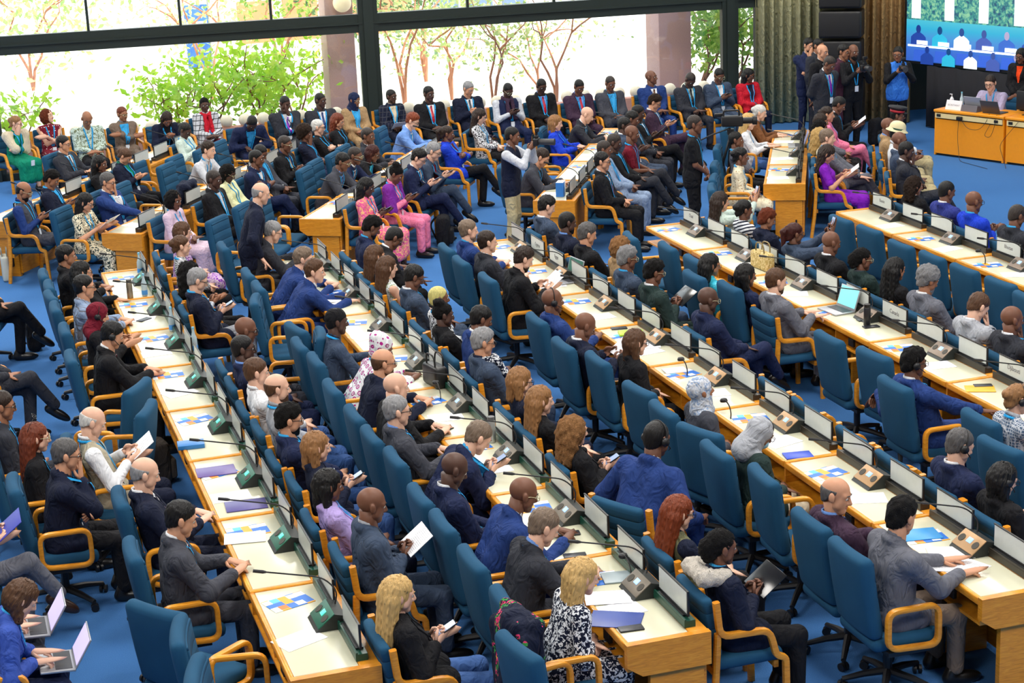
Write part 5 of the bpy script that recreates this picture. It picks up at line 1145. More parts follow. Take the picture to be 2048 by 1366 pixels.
# row one, behind
P(133,513,'A','black jacket, hands on desk',k=3,h='short',hc='k',t='coat',c='black',s='black',a='desk',hp=6,ln=0)
P(164,543,'A','black blazer, hand at mouth',sx='f',k=2,h='long',hc='k',t='blazer',c='black',s='black',gl=1,a='chinRd',hp=8,b='black',ln=0)
P(169,574,'A','grey checked jacket, glasses',k=2,h='short',hc='k',t='coat',c='bluegrey',pat='plaid',pc='grey',s='palegrey',gl=1,a='desk',hp=6,ln=0,b='black')
P(196,630,'A','maroon headscarf and headset',sx='f',k=2,h='hijab',hcl='maroon',hs=1,t='blazer',c='black',s='black',a='read',hp=16,b='black',ln=0)
P(225,670,'A','black suit, headset, writing',k=2,h='short',hc='k',c='black',s='white',tie='maroon',hs=1,a='write',hp=24,ln=0)
P(171,846,'A','beige vest reading newspaper pages',k=1,h='bald',hc='wh',t='vest',c=(176,168,146),s='white',a='read',hp=26,hold='paper',b='dnavy')
P(290,948,'A','navy suit, navy tie',k=1,h='bald',hc='gr',c='dnavy',s='white',tie='navy',a='desk',hp=18,ln=0)
P(362,1038,'A','charcoal suit turning pages',k=2,h='short',hc='k',c='dgrey',s='white',tie='maroon',a='desk',hp=20)
# aisle chairs at the outer edge
P(73,875,'Z','black blazer, sunglasses pushed up',sg=1,sx='f',k=1,h='long',hc='au',t='blazer',c='black',s='black',gl=2,a='lap',hp=8,b='black',lean=5)
P(133,910,'Z','navy jacket, hand on chin',k=2,h='short',hc='dg',t='coat',c='dnavy',s='navy',gl=1,a='chinR',hp=12,b='black',lean=8)
P(4,812,'Z','dark grey suit and glasses',k=3,h='short',hc='db',c='char',s='sky',gl=1,a='lap',hp=10,lean=0,l='crossR')
P(44,1197,'Z','blue blazer typing on laptop',sx='f',k=1,h='bob',hc='br',t='blazer',c=(56,84,170),s='sky',a='typelap',hp=38,b='navy',lean=18,hold='laptop')
P(-48,905,'Z','grey suit holding blue folder',k=1,h='short',hc='br',c='grey',s='white',a='read',l='crossR',hold='folder',sh='b',lean=-5,at=(-.22,12.85))
P(-66,1115,'Z','brown jacket with laptop',k=1,h='short',hc='db',c='taupe',s='white',a='typelap',l='flat',lean=5,b='dgrey',hold='laptop')
P(-55,650,'Z','charcoal suit, legs crossed wide',k=3,h='short',hc='k',c='char',s='white',a='lap',l='crossR',lean=-5,f=-10)
P(-60,520,'Z','black suit, legs crossed',k=3,h='short',hc='k',c='black',s='white',a='lap',l='crossR',lean=-5,f=-15)
run_people()
# empty chairs
for px, py, row, rot in [(92,561,'A',6),(90,623,'A',-5),(275,755,'A',150),(293,799,'A',160),(307,1197,'A',38),(455,1200,'A',-10),(497,1285,'A',-14),
    (497,572,'B',-12),(643,636,'B',10),(655,667,'B',170),(952,1139,'B',25),(1010,1240,'B',10),(1297,776,'C',8),(1551,925,'C',-5),(1400,845,'C',20),
    (1259,459,'D',-8),(1333,479,'D',-4),(1387,505,'D',0),(1656,658,'D',0),(1749,690,'D',5),(1913,823,'D',-4),(1984,863,'D',6),
    (1680,425,'E',0),(1731,443,'E',2),(1800,475,'E',0),(1859,496,'E',-2),(1918,519,'E',0),(1992,546,'E',2),(2033,569,'E',0),
    (292,410,'K1',10),(348,366,'K1',0),(482,305,'K1',0),(468,320,'K1',0),(529,290,'K1',0),(543,277,'K1',0),(610,380,'K2',0),(625,398,'K2',0),(605,428,'K2',-5),(1089,285,'K3',10),(1105,315,'K3',10),(1134,302,'K3',30),(1425,343,'K4',0),(1441,359,'K4',5),(40,385,'K0',0)]:
    chair_at(px, py, row, rot)
for px, py, row, rot in [(232,338,'K0a',0),(262,326,'K0a',0),(1525,765,'Ca',0),(1590,805,'Ca',0),(1680,865,'Ca',0),(1760,915,'Ca',0)]: chair_at(px, py, row, rot)
build_chairs()
# ---------------------------------------------------------------- stage side: curtains, speakers, screen, secretariat table
def curtain(name, a, b, z1, col, label, nf=9, amp=.07):
    a = np.array(a, float); b = np.array(b, float); n = nf*8; L = np.linalg.norm(b-a); d = (b-a)/L; pr = np.array([-d[1], d[0]]); t = np.linspace(0, 1, n+1)
    pts = a+np.outer(t*L, d)+np.outer(np.sin(t*nf*2*pi)*amp+np.sin(t*nf*5.1+1)*amp*.35, pr); V = np.concatenate([np.c_[pts, np.full(n+1, .02)], np.c_[pts, np.full(n+1, z1)], np.c_[pts+pr*.012, np.full(n+1, z1)], np.c_[pts+pr*.012, np.full(n+1, .02)]]); i = np.arange(n); m = n+1
    F = np.concatenate([np.stack([i+k*m, i+1+k*m, i+1+((k+1) % 4)*m, i+((k+1) % 4)*m], 1) for k in range(4)]); e = MB().add((V, [F])).mesh('curtain', 1)
    return tag(ob(name, e, col), label, 'curtain')
curtain('curtain', (14.30, 30.50), (15.95, 30.15), 6.0, M_cloth((186,182,140)), 'olive green pleated curtain beside the window wall', 10)
curtain('curtain', (15.95, 29.75), (16.75, 29.25), 6.0, M_cloth((190,150,96)), 'tan pleated curtain between loudspeakers and screen', 6)
for i in range(4):
    r = empty('line_array_speaker', xf((15.42, 29.35, 1.35+i*.52), radians(-125)), 'black hanging loudspeaker cabinet, %s from the bottom' % ORD[i], 'loudspeaker', 'stacked loudspeakers'); ob('cabinet', M1(rbox(.55, .74, .47, .03, 1)), BLACK, r); ob('grille', M1(bent(rbox(.02, .68, .40, .006, 2), -.12)), M_plain('speaker_cloth', (18,18,22), .7), r, Matrix.Translation((.285, 0, 0)))
sp_ = empty('speaker_stand', xf((15.42, 29.35, 0), radians(-125)), 'black box stand under the stacked loudspeakers', 'stand'); ob('plinth', M1(rbox(.6, .78, 1.10, .02, 1, (0, 0, .55))), BLACK, sp_)
SX = nz(A3(.33, -.944, 0)); SN = A3(-SX[1], SX[0], 0)     # along the screen / away from the room
SM = Matrix(((SX[0], SN[0], 0, 16.62), (SX[1], SN[1], 0, 29.15), (0, 0, 1, 0), (0, 0, 0, 1)))
def M_screen():
    q = NT('led_picture'); v = q.coord(); s = q.n('ShaderNodeSeparateXYZ'); q.l(v, s.inputs[0]); z = s.outputs[2]
    band = q.ramp(q.math('DIVIDE', q.math('SUBTRACT', z, 1.15), 1.9), [(0, lin((44,100,205))), (.10, lin((52,110,215))), (.22, lin((70,150,225))), (.31, lin((40,185,225))), (.40, lin((80,205,225))), (.42, lin((60,175,190)))])
    fol = q.ramp(q.noise(v, 16, 4, .6), [(.35, lin((20,80,120))), (.5, lin((60,160,150))), (.65, lin((150,215,170)))])
    c = q.mix(q.math('GREATER_THAN', z, 1.88), band, fol); q.set((.02, .02, .02), .5, emis=c, estr=.95); return q.m
scr = empty('led_screen', SM, 'large lit video wall showing delegates from behind', 'screen'); ob('picture', M1(cube(7.0, .06, 2.6, (3.5, 0, 2.45)), sm=False), M_screen(), scr)
ob('frame', M1(cube(7.1, .10, .05, (3.5, .03, 1.13)), cube(.05, .10, 2.6, (-.03, .03, 2.45)), sm=False), BLACK, scr)
WHT = M_emit('screen_white', (235,242,250), .9)
for k in range(8): ob('white_pillar', M1(cube(.20, .012, 1.85, (.22+k*.74, -.034, 2.83)), sm=False), WHT, scr)
figs = [((24,50,120), (30,60,140)), ((10,60,110), (40,160,190)), ((30,60,120), (225,232,240)), ((50,70,130), (60,80,150)), ((150,140,170), (50,90,170)), ((24,50,120), (40,70,150)), ((60,60,110), (70,100,170))]
def figure(x, z, s, y, hm_, bm_):
    ob('pictured_head', M1(prism([(x+.052*s*cos(a), z+.072*s*sin(a)) for a in np.linspace(0, 2*pi, 17)[:-1]], .006, 1, y), sm=False), hm_, scr)
    ob('pictured_torso', M1(prism([(x-.17*s, z-.30*s), (x+.17*s, z-.30*s), (x+.165*s, z-.14*s), (x+.12*s, z-.10*s), (x+.04*s, z-.055*s), (x-.04*s, z-.055*s), (x-.12*s, z-.10*s), (x-.165*s, z-.14*s)], .005, 1, y), sm=False), bm_, scr)
for k, (hcol, bcol) in enumerate(figs):
    x = .28+k*.48; hm_, bm_ = M_emit('screen_head_%d' % k, hcol, .8), M_emit('screen_coat_%d' % k, bcol, .8); figure(x, 1.72, 1.0, -.036, hm_, bm_)
    ob('pictured_desk', M1(cube(.46, .010, .035, (x, -.042, 1.425)), sm=False), WHT, scr); ob('pictured_plate', M1(cube(.24, .010, .07, (x+.1, -.050, 1.49)), sm=False), WHT, scr)
    ob('pictured_chair', M1(prism([(x-.10, 1.17), (x+.16, 1.17), (x+.15, 1.36), (x-.08, 1.36)], .008, 1, -.048), sm=False), M_emit('screen_chair', (50,90,190), .7), scr); figure(x+.22, 1.37, .85, -.056, hm_, bm_)
sk = curtain('stage_skirt', (SM @ Vector((.55, -.12, 0)))[:2], (SM @ Vector((7.0, -.12, 0)))[:2], 1.10, M_plain('black_stage_cloth', (24,24,30), .9), 'black stage skirt hanging below the video wall', 14, .04)
# secretariat tables
TX = nz(A3(.39, -.92, 0)); TN = A3(-TX[1], TX[0], 0)
BRIGHT = M_plain('orange_oak_panel', (240,150,18), .35)
SECT = []
for i in range(2):
    o_ = A3(15.50, 26.28, 0)+TX*1.37*i; m = Matrix(((TX[0], TN[0], 0, o_[0]), (TX[1], TN[1], 0, o_[1]), (0, 0, 1, 0), (0, 0, 0, 1))); SECT.append(m)
    r = empty('secretariat_table', m, 'orange oak table facing the room, '+('with secretariat sign' if i == 0 else 'cut by the frame edge'), 'table', 'secretariat tables')
    ob('front_panel', M1(cube(1.32, .03, .56, (.67, .02, .32)), sm=False), BRIGHT, r); ob('tabletop', M1(rbox(1.35, .62, .045, .012, 1, (.67, .29, .735))), BRIGHT, r); ob('socket_strip', M1(cube(1.28, .03, .075, (.67, .0, .66)), sm=False), M_plain('cream_strip', (226,206,150), .4), r)
    ob('side_panel', M1(cube(.03, .58, .70, (.02, .30, .36)), sm=False), BRIGHT, r); ob('side_panel', M1(cube(.03, .58, .70, (1.32, .30, .36)), sm=False), BRIGHT, r); ob('plinth', M1(cube(1.30, .5, .05, (.67, .3, .025)), sm=False), BLACK, r)
    for xx in (.10, 1.20): ob('socket', M1(rbox(.075, .012, .045, .004, 1, (xx, -.018, .665))), BLACK, r)
ob('plug', M1(rbox(.10, .05, .06, .012, 1, (.52, -.04, .655)), nm='plug'), BLACK, None, SECT[0]); bpy.data.objects['plug'].parent = bpy.data.objects['secretariat_table']; bpy.data.objects['plug'].matrix_local = Matrix()
sg_ = ob('table_sign', M1(prism([(0, 0), (.10, 0), (.05, .15)], .30, 0, 0), nm='sign', sm=False), M_plain('sign_white', (232,230,232), .6), None, SECT[0] @ Matrix.Translation((.30, .08, .758))); tag(sg_, 'white tent sign reading SECRETARIAT on oak table', 'sign')
lettering('SECRETARIAT', sg_, Matrix.Translation((0, .024, .073)) @ Matrix.Rotation(radians(71), 4, 'X'), .038, INK)
def on_table(px, py, z=DESK_Z+.002, rz=0.0): w = ground(px, py, z); return xf((w[0], w[1], z), rz)
ST = lambda x, y, rz=0.0: SECT[0] @ Matrix.Translation((x, y, .758)) @ Matrix.Rotation(rz, 4, 'Z')
laptop(ST(.62, .32, radians(-90)), 'silver laptop on secretariat table, lid towards room', lid=105); laptop(ST(1.02, .22, radians(-88)), 'darker laptop beside silver one on secretariat table', (120,130,150), 115, M_plain('laptop_dark', (70,68,66), .4))
mo = empty('monitor', SECT[1] @ Matrix.Translation((.22, .32, .758)), 'black desktop monitor seen from behind', 'monitor'); ob('panel', M1(rbox(.50, .03, .30, .01, 1, (0, 0, .22))), BLACK, mo); ob('stand', M1(cyl(.02, 0, .1, 10), rbox(.2, .15, .012, .004, 1, (0, 0, .006))), BLACK, mo)
def bottle(m, label, lab=(70,150,225), s=1.0):
    r = empty('water_bottle', m, label, 'bottle', 'glass water bottles'); z = np.array([0, .005, .10, .14, .17, .20, .225])*1.05; rr = np.array([.026, .032, .032, .030, .018, .013, .012]); ob('glass', M1(tube(np.c_[z*0, z*0, z], rr, 14, (1, 0, 0))), M_plain('bottle_glass', (176,196,204), .08, 0, .6), r)
    ob('label', M1(cyl(.0335, .02, .07, 14)), M_plain('bottle_label', lab, .5), r); ob('cap', M1(cyl(.014, .232, .255, 10)), M_plain('bottle_cap', (120,190,215), .5), r)
bottle(ST(.27, .36), 'clear water bottle on secretariat table beside sanitiser')
sz = empty('sanitiser_bottle', ST(.12, .30), 'white pump sanitiser bottle on secretariat table', 'bottle'); ob('flask', M1(tube(np.array([(0, 0, 0), (0, 0, .01), (0, 0, .13), (0, 0, .16), (0, 0, .17)]), np.array([.030, .034, .034, .02, .014]), 14, (1, 0, 0))), PAPER, sz); ob('pump', M1(cyl(.006, .17, .21, 8), rbox(.05, .016, .012, .004, 1, (-.015, 0, .212))), PAPER, sz)
cns = ob('desk_box', M1(prism([(0, 0), (.16, 0), (.10, .09), (.03, .10)], .30, 0, 0), sm=False), M_plain('grey_box', (96,92,98), .4), None, ST(.62, .06)); tag(cns, 'low grey console box on secretariat table', 'box')
def cable(pts, label, m=None, r=.004, name='cable', col=BLACK):
    o = ob(name, M1(tube(fillet(pts, .12, 4), r, 6)), col, None, m or Matrix()); return tag(o, label, 'cable', 'loose cables')
cable([(.50, -.03, .64), (.50, -.05, .35), (.56, -.08, .05), (.70, -.25, .008), (1.4, -.5, .008)], 'black cable hanging from plug to floor', SECT[0])
cable([(.55, -.03, .64), (.68, -.05, .50), (.90, -.05, .50), (1.02, -.04, .62), (1.05, .02, .77)], 'black cable looping across the table front', SECT[0])
cable([(1.10, -.02, .62), (1.00, -.05, .42), (1.12, -.05, .40), (1.18, -.04, .55), (1.2, .0, .77)], 'coiled black cable near table edge', SECT[0])
cable([(1.62, -.03, .70), (1.42, -.06, .45), (1.30, -.06, .30), (1.45, -.1, .02), (1.6, -.3, .008)], 'long black cable falling from second table', SECT[0])
# ---------------------------------------------------------------- film camera on tripod
tp = ground(1463, 432, 0); tr = empty('video_camera', xf((tp[0], tp[1], 0), radians(-20)), 'black video camera on a tall tripod among the chairs', 'video camera')
for k_ in range(3):
    a_ = radians(95+120*k_); ob('leg', M1(tube(np.array([(0, 0, 1.18), (cos(a_)*.22, sin(a_)*.22, .6), (cos(a_)*.42, sin(a_)*.42, .01)]), np.array([.016, .022, .014]), 8)), BLACK, tr); ob('brace', M1(tube(np.array([(0, 0, .55), (cos(a_)*.22, sin(a_)*.22, .60)]), .008, 6)), BLACK, tr)
ob('centre_post', M1(cyl(.02, .5, 1.25, 10), cyl(.05, 1.18, 1.26, 12)), BLACK, tr); ob('pan_handle', M1(tube(np.array([(0, 0, 1.27), (-.25, .05, 1.18), (-.42, .08, 1.10)]), .011, 8)), BLACK, tr)
cb = ob('camera_body', M1(rbox(.30, .13, .15, .02, 2, (.02, 0, 1.37))), BLACK, tr); ob('lens', M1(tube(np.array([(.17, 0, 1.37), (.30, 0, 1.37), (.31, 0, 1.37), (.37, 0, 1.37)]), np.array([.045, .045, .062, .065]), 16, (0, 0, 1))), BLACK, cb); ob('carry_handle', M1(tube(fillet([(-.1, 0, 1.44), (-.1, 0, 1.52), (.12, 0, 1.52), (.12, 0, 1.44)], .03), .014, 8)), BLACK, cb); ob('viewfinder', M1(rbox(.12, .05, .05, .012, 1, (-.16, .07, 1.45))), BLACK, cb)
# ---------------------------------------------------------------- things on the desks
BRM = M1(cube(.21, .297, .003), nm='brochure', sm=False); SHM = M1(cube(.21, .297, .002), nm='sheet', sm=False)
rr_ = random.Random(3)
for (r, k_), m in UNITS.items():
    where = '%s desk from windows in %s' % (ORD[k_], RNAME[r]); g = rr_.random
    if r != 'K0' and g() < .92:
        o = ob('brochure', BRM, M_brochure(), None, m @ Matrix.Translation((.17+g()*.05, 1.0+g()*.14, DESK_Z+.002)) @ Matrix.Rotation(radians(90+g()*36-18), 4, 'Z')); tag(o, 'colourful printed brochure lying on '+where, 'brochure', 'brochures on the desks')
    if g() < .85:
        o = ob('paper_sheet', SHM, M_sheet(), None, m @ Matrix.Translation((.16+g()*.05, .40+g()*.14, DESK_Z+.002)) @ Matrix.Rotation(radians(90+g()*50-25), 4, 'Z')); tag(o, 'white printed sheet lying on '+where, 'paper', 'sheets on the desks')
for i_, (px, py) in enumerate([(281,548),(290,592),(345,662),(390,704)]): bottle(on_table(px, py), 'blue-labelled water bottle, %s from windows on desk row one' % ORD[i_])
def tumbler(px, py, c, label, h=.22, r=.033, metal=.7):
    t_ = empty('tumbler', on_table(px, py), label, 'bottle'); ob('flask', M1(tube(np.array([(0, 0, 0), (0, 0, .004), (0, 0, h*.82), (0, 0, h*.86)]), np.array([r*.93, r, r, r*.85]), 16, (1, 0, 0))), M_plain('tumbler_%d_%d_%d' % c, c, .35, metal), t_); ob('lid', M1(cyl(r*.9, h*.86, h, 14)), M_plain('tumbler_lid_%d' % c[0], tuple(int(v*.5) for v in c), .4), t_)
tumbler(261, 598, (150,140,122), 'champagne steel tumbler on desk row one'); tumbler(984, 884, (180,180,178), 'polished steel flask on desk row two'); tumbler(1734, 650, (34,34,38), 'tall black patterned tumbler on desk row four', .21, .035, .1)
def slab(px, py, rz, w, l, t_, c, name, label, cat):
    o = ob(name, M1(rbox(w, l, t_, min(.003, t_*.4), 1, (0, 0, t_/2))), M_plain('%s_%d_%d_%d' % ((name,)+c), c, .35), None, on_table(px, py, rz=radians(rz))); return tag(o, label, cat)
for i_, (px, py, rz) in enumerate([(655,574,60),(668,627,75),(1138,1068,80),(1262,1258,85),(1448,752,80),(1730,640,85),(1742,654,85),(1966,772,70),(888,856,35),(1238,657,80),(1098,568,70),(288,640,-50),(1150,1112,80)]):
    slab(px, py, rz, .078, .158, .010, (20+i_, 22+i_, 30+i_), 'phone', 'dark phone lying on desk, %s in left-to-right order' % ORD[[4,5,7,9,10,11,12,12,3,8,6,1,7][i_]] if False else 'dark phone lying face up on desk beside %s' % ['notes and elbow','flat hand','orange brochure','blue folder','red pen notebook','black tumbler','black tumbler and phone','yellow envelope','steel flask','lime book','laptop base','glass bottles','scattered brochure'][i_], 'phone')
slab(1262,668,75,.17,.24,.02,(178,214,50),'notebook','lime green book on desk row three','book'); slab(382,893,85,.15,.22,.035,(44,120,190),'book','thick blue book on desk row one','book')
slab(432,943,88,.22,.31,.008,(104,84,150),'folder','purple folder on desk row one, farther','folder'); slab(492,1011,86,.22,.31,.008,(84,76,140),'folder','purple folder with pen on desk row one, nearer','folder'); slab(1596,912,80,.15,.22,.012,(28,70,190),'folder','blue booklet with pen on desk row three','booklet')
slab(1232,1240,60,.24,.33,.006,(32,64,150),'folder','open blue folder at end of desk row two','folder'); slab(1960,778,65,.18,.25,.006,(240,178,40),'envelope','yellow envelope under phone on desk row four','envelope'); slab(1350,742,85,.16,.21,.012,(236,236,240),'notebook','white notebook with red pen on desk row three','notebook'); slab(1838,1070,80,.20,.28,.008,(60,150,215),'booklet','sky blue booklet on desk row three','booklet'); slab(1243,1155,80,.18,.26,.01,(150,165,170),'tablet','grey tablet at end of desk row two','tablet'); slab(1370,320+72,0,.05,.05,.02,(60,60,60),'eraser','small dark puck on angled desk','puck') if False else None
for i_, (px, py, rz, w_) in enumerate([(490,1075,80,'stacked binder pages before charcoal suit'),(1900,1105,70,'newspaper under grey suit hand'),(1880,1130,60,'pencil drawing sheet beside newspaper'),(1215,1195,75,'loose page by leopard dress'),(1085,572,75,'page by black jacket'),(655,600,70,'note page by royal blue suit'),(1290,690,70,'small note page by black blazer')]):
    o = ob('paper_sheet', SHM, M_sheet(), None, on_table(px, py, DESK_Z+.006, radians(rz))); tag(o, 'white printed sheet, '+w_, 'paper')
laptop(on_table(1672, 622, rz=radians(6)), 'open laptop with teal screen before grey suit', (120,205,205), 108); laptop(on_table(1128, 562, rz=radians(8)), 'open laptop with dark green screen before black jacket', (40,84,70), 106)
laptop(on_table(1592, 292, rz=radians(-25)), 'open laptop before white sweater on angled row five', (120,120,150), 108)
def headset_on(px, py, label): o = ob('headset', MISC['headset'], BLACK, None, on_table(px, py, DESK_Z+.03) @ Matrix.Rotation(radians(82), 4, 'X')); tag(o, label, 'headset', 'headsets on desks')
for px, py, w_ in [(1366,738,'desk row three beside white notebook'),(1452,822,'desk row three beside headscarf wearer'),(1960,518,'desk row five'),(876,785,'desk row two beside clasped hands'),(1252,1138,'end of desk row two')]: headset_on(px, py, 'black headset lying on '+w_)
def handbag(m, label, c, w=.34, h=.26, d=.13, mat=None):
    r = empty('handbag', m, label, 'bag'); ob('body', M1(bent(rbox(d, w, h, .035, 3, (0, 0, h/2)), -.25)), mat or M_plain('bag_%d_%d_%d' % c, c, .4), r)
    for s in (1, -1): ob('handle', M1(tube(fillet([(d*.3*s, -.09, h-.02), (d*.35*s, -.08, h+.10), (d*.35*s, .08, h+.10), (d*.3*s, .09, h-.02)], .06), .008, 7)), M_plain('bag_handle_%d' % c[0], tuple(int(v*.7) for v in c), .4), r)
handbag(on_table(1526, 538, rz=radians(5)), 'gold patterned handbag standing on desk row four', (196,168,98), .36, .20, .12, M_cloth((190,164,100), 'blotch', (226,204,150)))
handbag(on_table(872, 770, rz=radians(10)), 'black quilted handbag standing on desk row two', (24,22,22), .30, .20, .13)
def backpack(px, py, label, rz=0, s=1.0, c=(22,22,26)):
    w = ground(px, py, 0); r = empty('backpack', xf((w[0], w[1], 0), radians(rz), s=s), label, 'bag'); ob('body', M1(rbox(.20, .32, .46, .08, 3, (0, 0, .23))), M_cloth(c), r); ob('pocket', M1(rbox(.08, .26, .22, .035, 2, (.11, 0, .16))), M_cloth(c), r); ob('strap', M1(tube(fillet([(-.10, .08, .42), (-.2, .09, .3), (-.11, .09, .08)], .08), .014, 6)), M_cloth(c), r)
backpack(888, 492, 'black backpack on carpet beside pink trousers', -20, .95); backpack(1752, 290, 'black backpack by the tan curtain', -60); backpack(322, 965, 'grey-brown rucksack leaning against desk row one', 10, .9, (84,76,70)); backpack(70, 700, 'black rucksack among crossed legs at aisle', 0, .8)
w_ = ground(14, 560, 0); handbag(xf((w_[0], w_[1], 0)), 'pale paper tote standing on aisle carpet', (206,210,198), .26, .34, .10)
# dark jackets hung over chair backs
def hung(px, py, label, c, rz=0, pat=None, pc=None, z=1.0):
    w = ground(px, py, z); u = union([rc((0, -.17, .03), (0, .17, .03), .055), rc((-.06, -.18, -.05), (-.08, -.16, -.50), .06, .05), rc((-.06, .18, -.05), (-.08, .15, -.46), .06, .05), rc((-.06, 0, 0), (-.08, 0, -.52), .09, .10), rc((-.06, .09, 0), (-.08, .08, -.52), .07, .07), rc((-.06, -.09, 0), (-.08, -.08, -.52), .07, .07), rc((.06, -.1, 0), (.05, -.1, -.25), .03, .03), rc((.06, .1, 0), (.05, .1, -.25), .03, .03)], .03)
    o = ob('hung_jacket', MB().add(snet(lambda P: u(P)+.010*nz3(P, np.float32(26)), (-.25, -.32, -.68), (.16, .32, .14), .02)).mesh('hung_jacket', 1), M_cloth(c, pat, pc), None, xf((w[0]+.03, w[1], z-.02), radians(rz))); tag(o, label, 'jacket')
hung(1035, 1238, 'navy jacket with bright embroidered flowers draped over chair', 'dnavy', 12, 'embro', 'pink')
hung(372, 372, 'dark navy jacket draped over chair in angled row two', 'dnavy', -33)

fb_ = empty('flyer_box', on_table(1122, 392, rz=radians(-30)), 'white and blue carton standing on angled row four', 'box'); ob('carton', M1(rbox(.10, .17, .20, .006, 1, (0, 0, .10))), PAPER, fb_); ob('blue_face', M1(cube(.102, .10, .19, (0, -.038, .10)), sm=False), M_plain('carton_blue', (44,120,205), .5), fb_)
w_ = ground(985, 300, .55); handbag(xf((w_[0], w_[1], .50), radians(-40)), 'burgundy leather handbag on a window-side lap', (84,26,46), .30, .18, .10)
# ---------------------------------------------------------------- outside the windows
def ray_y(px, py, Y):
    d = CR.T @ np.array([(px-1024)/F_PX, (py-683)/F_PX, 1.0]); return d*(Y/d[1])+np.array([0, 0, CAM_Z])
struct('ground_terrace', M1(cube(90, 70, .1, (9, 66.4, -.10)), nm='terrace', sm=False), M_plain('pale_paving', (214,208,200), .8))
GRAN = NT('pink_granite'); gv = GRAN.coord(); GRAN.set(GRAN.mix(GRAN.noise(gv, 90, 3), lin((176,132,124)), lin((226,190,180))), .7)
for i, (pa, pb, Y) in enumerate([(652,708,33.6),(1306,1370,32.9),(-40,-10,33.8)]):
    xa, xb = ray_y(pa, 150, Y)[0], ray_y(pb, 150, Y)[0]; c = tag(ob('granite_column', M1(rbox(xb-xa, xb-xa, 8.2, .02, 1, ((xa+xb)/2, Y, 4.05))), GRAN.m), 'pink granite column outside the windows, %s along the terrace' % ORD[[1, 2, 0][i]], 'column', 'granite columns')
lg = ray_y(684, 6, 33.2); gl_ = empty('globe_lamp', xf(tuple(lg)), 'round cream globe lamp on the granite column', 'lamp'); ob('globe', M1(ball((0, 0, 0), .17, 20, 14)), M_plain('cream_globe', (244,226,190), .5, emis=(250,225,180), estr=.5), gl_); ob('bracket', M1(tube(np.array([(0, .1, .1), (0, .5, .2)]), .02, 8)), FR, gl_)
pw = empty('parapet', WF @ Matrix.Translation((0, .55, 0)), 'low pink terrace wall with round cream globes', 'wall', None, 'structure'); ob('wall', M1(cube(21, .2, .56, (-3.6, 0, .28)), sm=False), M_plain('pink_render', (205,150,140), .8), pw)
gm_ = M1(ball((0, 0, 0), .115, 16, 10)); gmt = M_plain('cream_disc', (240,225,205), .6)
for i in range(64): ob('globe', gm_, gmt, pw, Matrix.Translation((-13.6+i*.325, -.02, .66)))
LEAFM = {}
def M_leaf(nm, a, b):
    if nm not in LEAFM:
        q = NT(nm); oi = q.n('ShaderNodeNewGeometry'); col = q.mix(oi.outputs['Random Per Island'], lin(a), lin(b)); q.set(col, .5); tr = q.n('ShaderNodeBsdfTranslucent'); q.l(col, tr.inputs[0]); mx = q.n('ShaderNodeMixShader'); mx.inputs[0].default_value = .45
        out = [n_ for n_ in q.t.nodes if n_.type == 'OUTPUT_MATERIAL'][0]; q.l(q.b.outputs[0], mx.inputs[1]); q.l(tr.outputs[0], mx.inputs[2]); q.l(mx.outputs[0], out.inputs[0]); LEAFM[nm] = q.m
    return LEAFM[nm]
def leaves(C, n, rad, size, seed):
    g = np.random.default_rng(seed); P = np.concatenate([c+np.clip(g.normal(size=(max(1, n//len(C)), 3)), -1.5, 1.5)*rad for c in C]); m = len(P); u = g.normal(size=(m, 3)); u /= np.linalg.norm(u, axis=1, keepdims=True); v = np.cross(u, g.normal(size=(m, 3))); v /= np.linalg.norm(v, axis=1, keepdims=True); s = size*(.6+.8*g.random((m, 1))); w = np.cross(u, v)
    V = np.stack([P-u*s, P+v*s*.5+w*s*.12, P+u*s, P-v*s*.5+w*s*.12], 1).reshape(-1, 3); return V, [np.arange(4*m).reshape(m, 4)]
def plant(name, base, h, spread, n, size, label, mt, seed, bark=None, branchy=3, cat='shrub'):
    g = np.random.default_rng(seed); r = empty(name, xf(tuple(base)), label, cat, 'plants outside the windows'); tips = []; bm_ = bark or M_plain('bark', (140,96,70), .8)
    for b in range(branchy):
        a = 2*pi*b/branchy+g.random(); p = [A3(0, 0, 0)]; d = nz(A3(cos(a)*.25*spread/h, sin(a)*.25*spread/h, 1))
        for k in range(7):
            p.append(p[-1]+d*h/7); d = nz(d+g.normal(size=3)*.30+A3(cos(a), sin(a), 0)*.10*spread/h)
        ob('branch', M1(tube(np.array(p), np.linspace(.008*h+.010, .008, 8), 7)), bm_, r); tips += p[3:]
        q = p[4]; e = [q]; d = nz(A3(-sin(a), cos(a), .8))
        for k in range(5): e.append(e[-1]+d*h*.09); d = nz(d+g.normal(size=3)*.25)
        ob('branch', M1(tube(np.array(e), np.linspace(.006*h+.006, .005, 6), 6)), bm_, r); tips += e[1:]
    tag(ob('foliage', MB().add(leaves(np.array(tips), n, spread*.28, size, seed)).mesh('foliage', 1, False), mt, r), kind='stuff')
LIME = M_leaf('lime_leaf', (150,205,40), (205,230,90)); MID = M_leaf('green_leaf', (90,140,50), (170,195,90)); PALE = M_leaf('pale_leaf', (150,180,110), (215,220,150)); DEEP = M_leaf('deep_leaf', (60,100,60), (120,150,100))
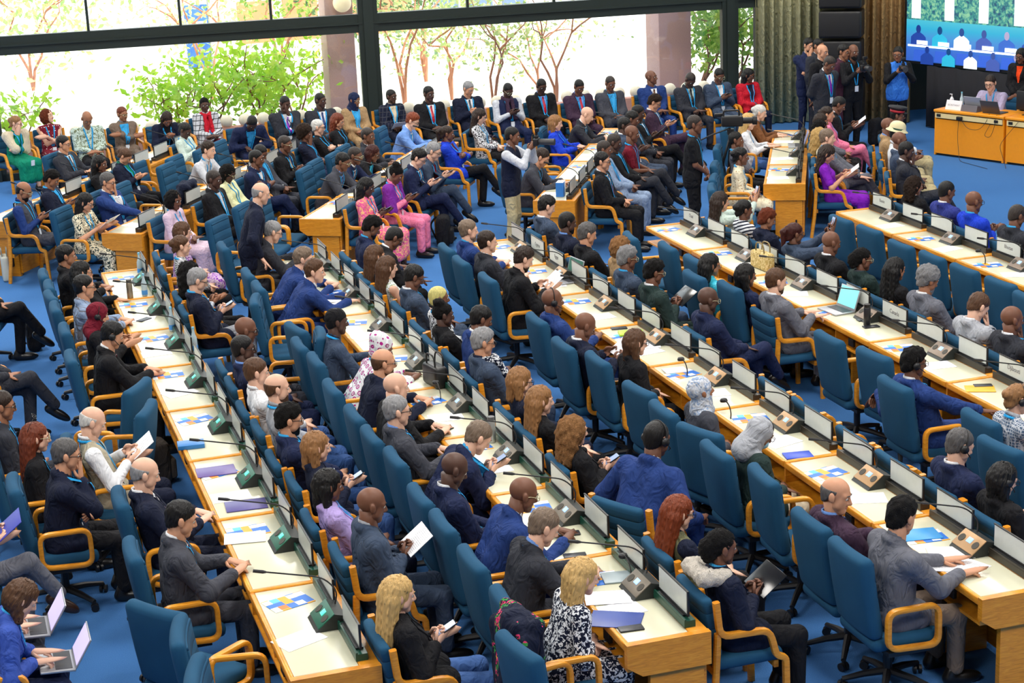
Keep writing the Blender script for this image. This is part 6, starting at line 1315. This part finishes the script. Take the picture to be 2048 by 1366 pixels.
for i, (px, py, Y, h, sp, n, sz, mt, lab) in enumerate([(20,235,33.4,1.5,.7,500,.075,LIME,'lime-leaved shrub at the outer end of the window'),(330,235,33.4,1.5,.9,500,.075,LIME,'lime-leaved shrub behind head-bowed navy jacket'),(430,240,33.6,1.9,.9,700,.075,LIME,'tall lime shrub behind red scarf'),(520,230,33.5,2.1,1.0,800,.08,LIME,'dense lime shrub behind bent navy suit'),(590,225,34.8,1.6,.8,450,.075,LIME,'lime shrub beside the granite column'),
    (1408,200,34.6,2.2,1.0,900,.08,MID,'leafy green bush just past second granite column'),(1470,200,33.6,2.4,.9,800,.08,MID,'leafy green bush by the curtain')]):
    b = ray_y(px, py, Y); plant('shrub', (b[0], Y, -.05), h, sp, n, sz, lab, mt, 20+i, None, 4)
for i, (px, Y, h, sp, n, sz, mt, lab) in enumerate([(805,36.2,3.4,1.4,900,.06,PALE,'branching pale tree nearest the wide window post'),(900,37.0,3.0,1.4,700,.06,PALE,'slim pale tree behind the window chairs'),(985,34.6,2.6,1.2,600,.055,PALE,'forked tree behind navy vest and scarf'),(1075,36.0,2.2,1.0,350,.055,PALE,'small bare-branched tree in second window'),(1110,34.9,2.7,1.0,240,.05,PALE,'tall bare forked tree in second window'),(850,40.0,4.0,2.2,1600,.08,DEEP,'dark leafy tree far in second window'),
    (560,42.0,3.6,2.0,1100,.08,MID,'green tree behind the upper window beside column'),(420,40.0,3.2,1.8,700,.07,PALE,'pale tree hanging over the first window'),(60,44.0,3.4,2.6,1100,.09,PALE,'bleached tree far behind first window')]):
    b = ray_y(px, 120, Y); plant('tree', (b[0], Y, -.05), h, sp, n, sz, lab, mt, 50+i, M_plain('reddish_bark', (178,120,92), .8), 3, 'tree')
# pale office block with orange panels across the terrace
fb = empty('office_block', xf((0, 50, 0)), 'bright pale office block with orange panels across terrace', 'building'); bx = ray_y(560, 100, 50)[0]; ob('wall', M1(cube(9, 3, 6, (bx+2.2, 1.6, 1.5)), sm=False), M_plain('white_render', (235,228,220), .8), fb)
for r_ in range(3):
    for c_ in range(4): ob('panel', M1(cube(.95, .08, .55, (bx-.6+c_*1.25, .06, -.05+r_*.85)), sm=False), M_plain('orange_panel', (222,140,96), .7), fb)
for c_ in range(3): ob('window', M1(cube(.7, .08, .5, (bx+4.8+c_*1.0, .06, .6)), sm=False), M_plain('far_window', (110,130,160), .3), fb)
bl = ray_y(400, 130, 44); bo = empty('banner', xf((bl[0], 44, 0)), 'blue and white banner standing on the terrace', 'banner'); ob('cloth', M1(rbox(.55, .03, 1.5, .01, 1, (0, 0, .9))), M_plain('banner_blue', (70,120,210), .7), bo); ob('pole', M1(cyl(.025, -.05, 1.8, 8, (.3, 0))), ALU, bo); ob('stripe', M1(cube(.5, .035, .12, (0, 0, 1.2))), PAPER, bo)
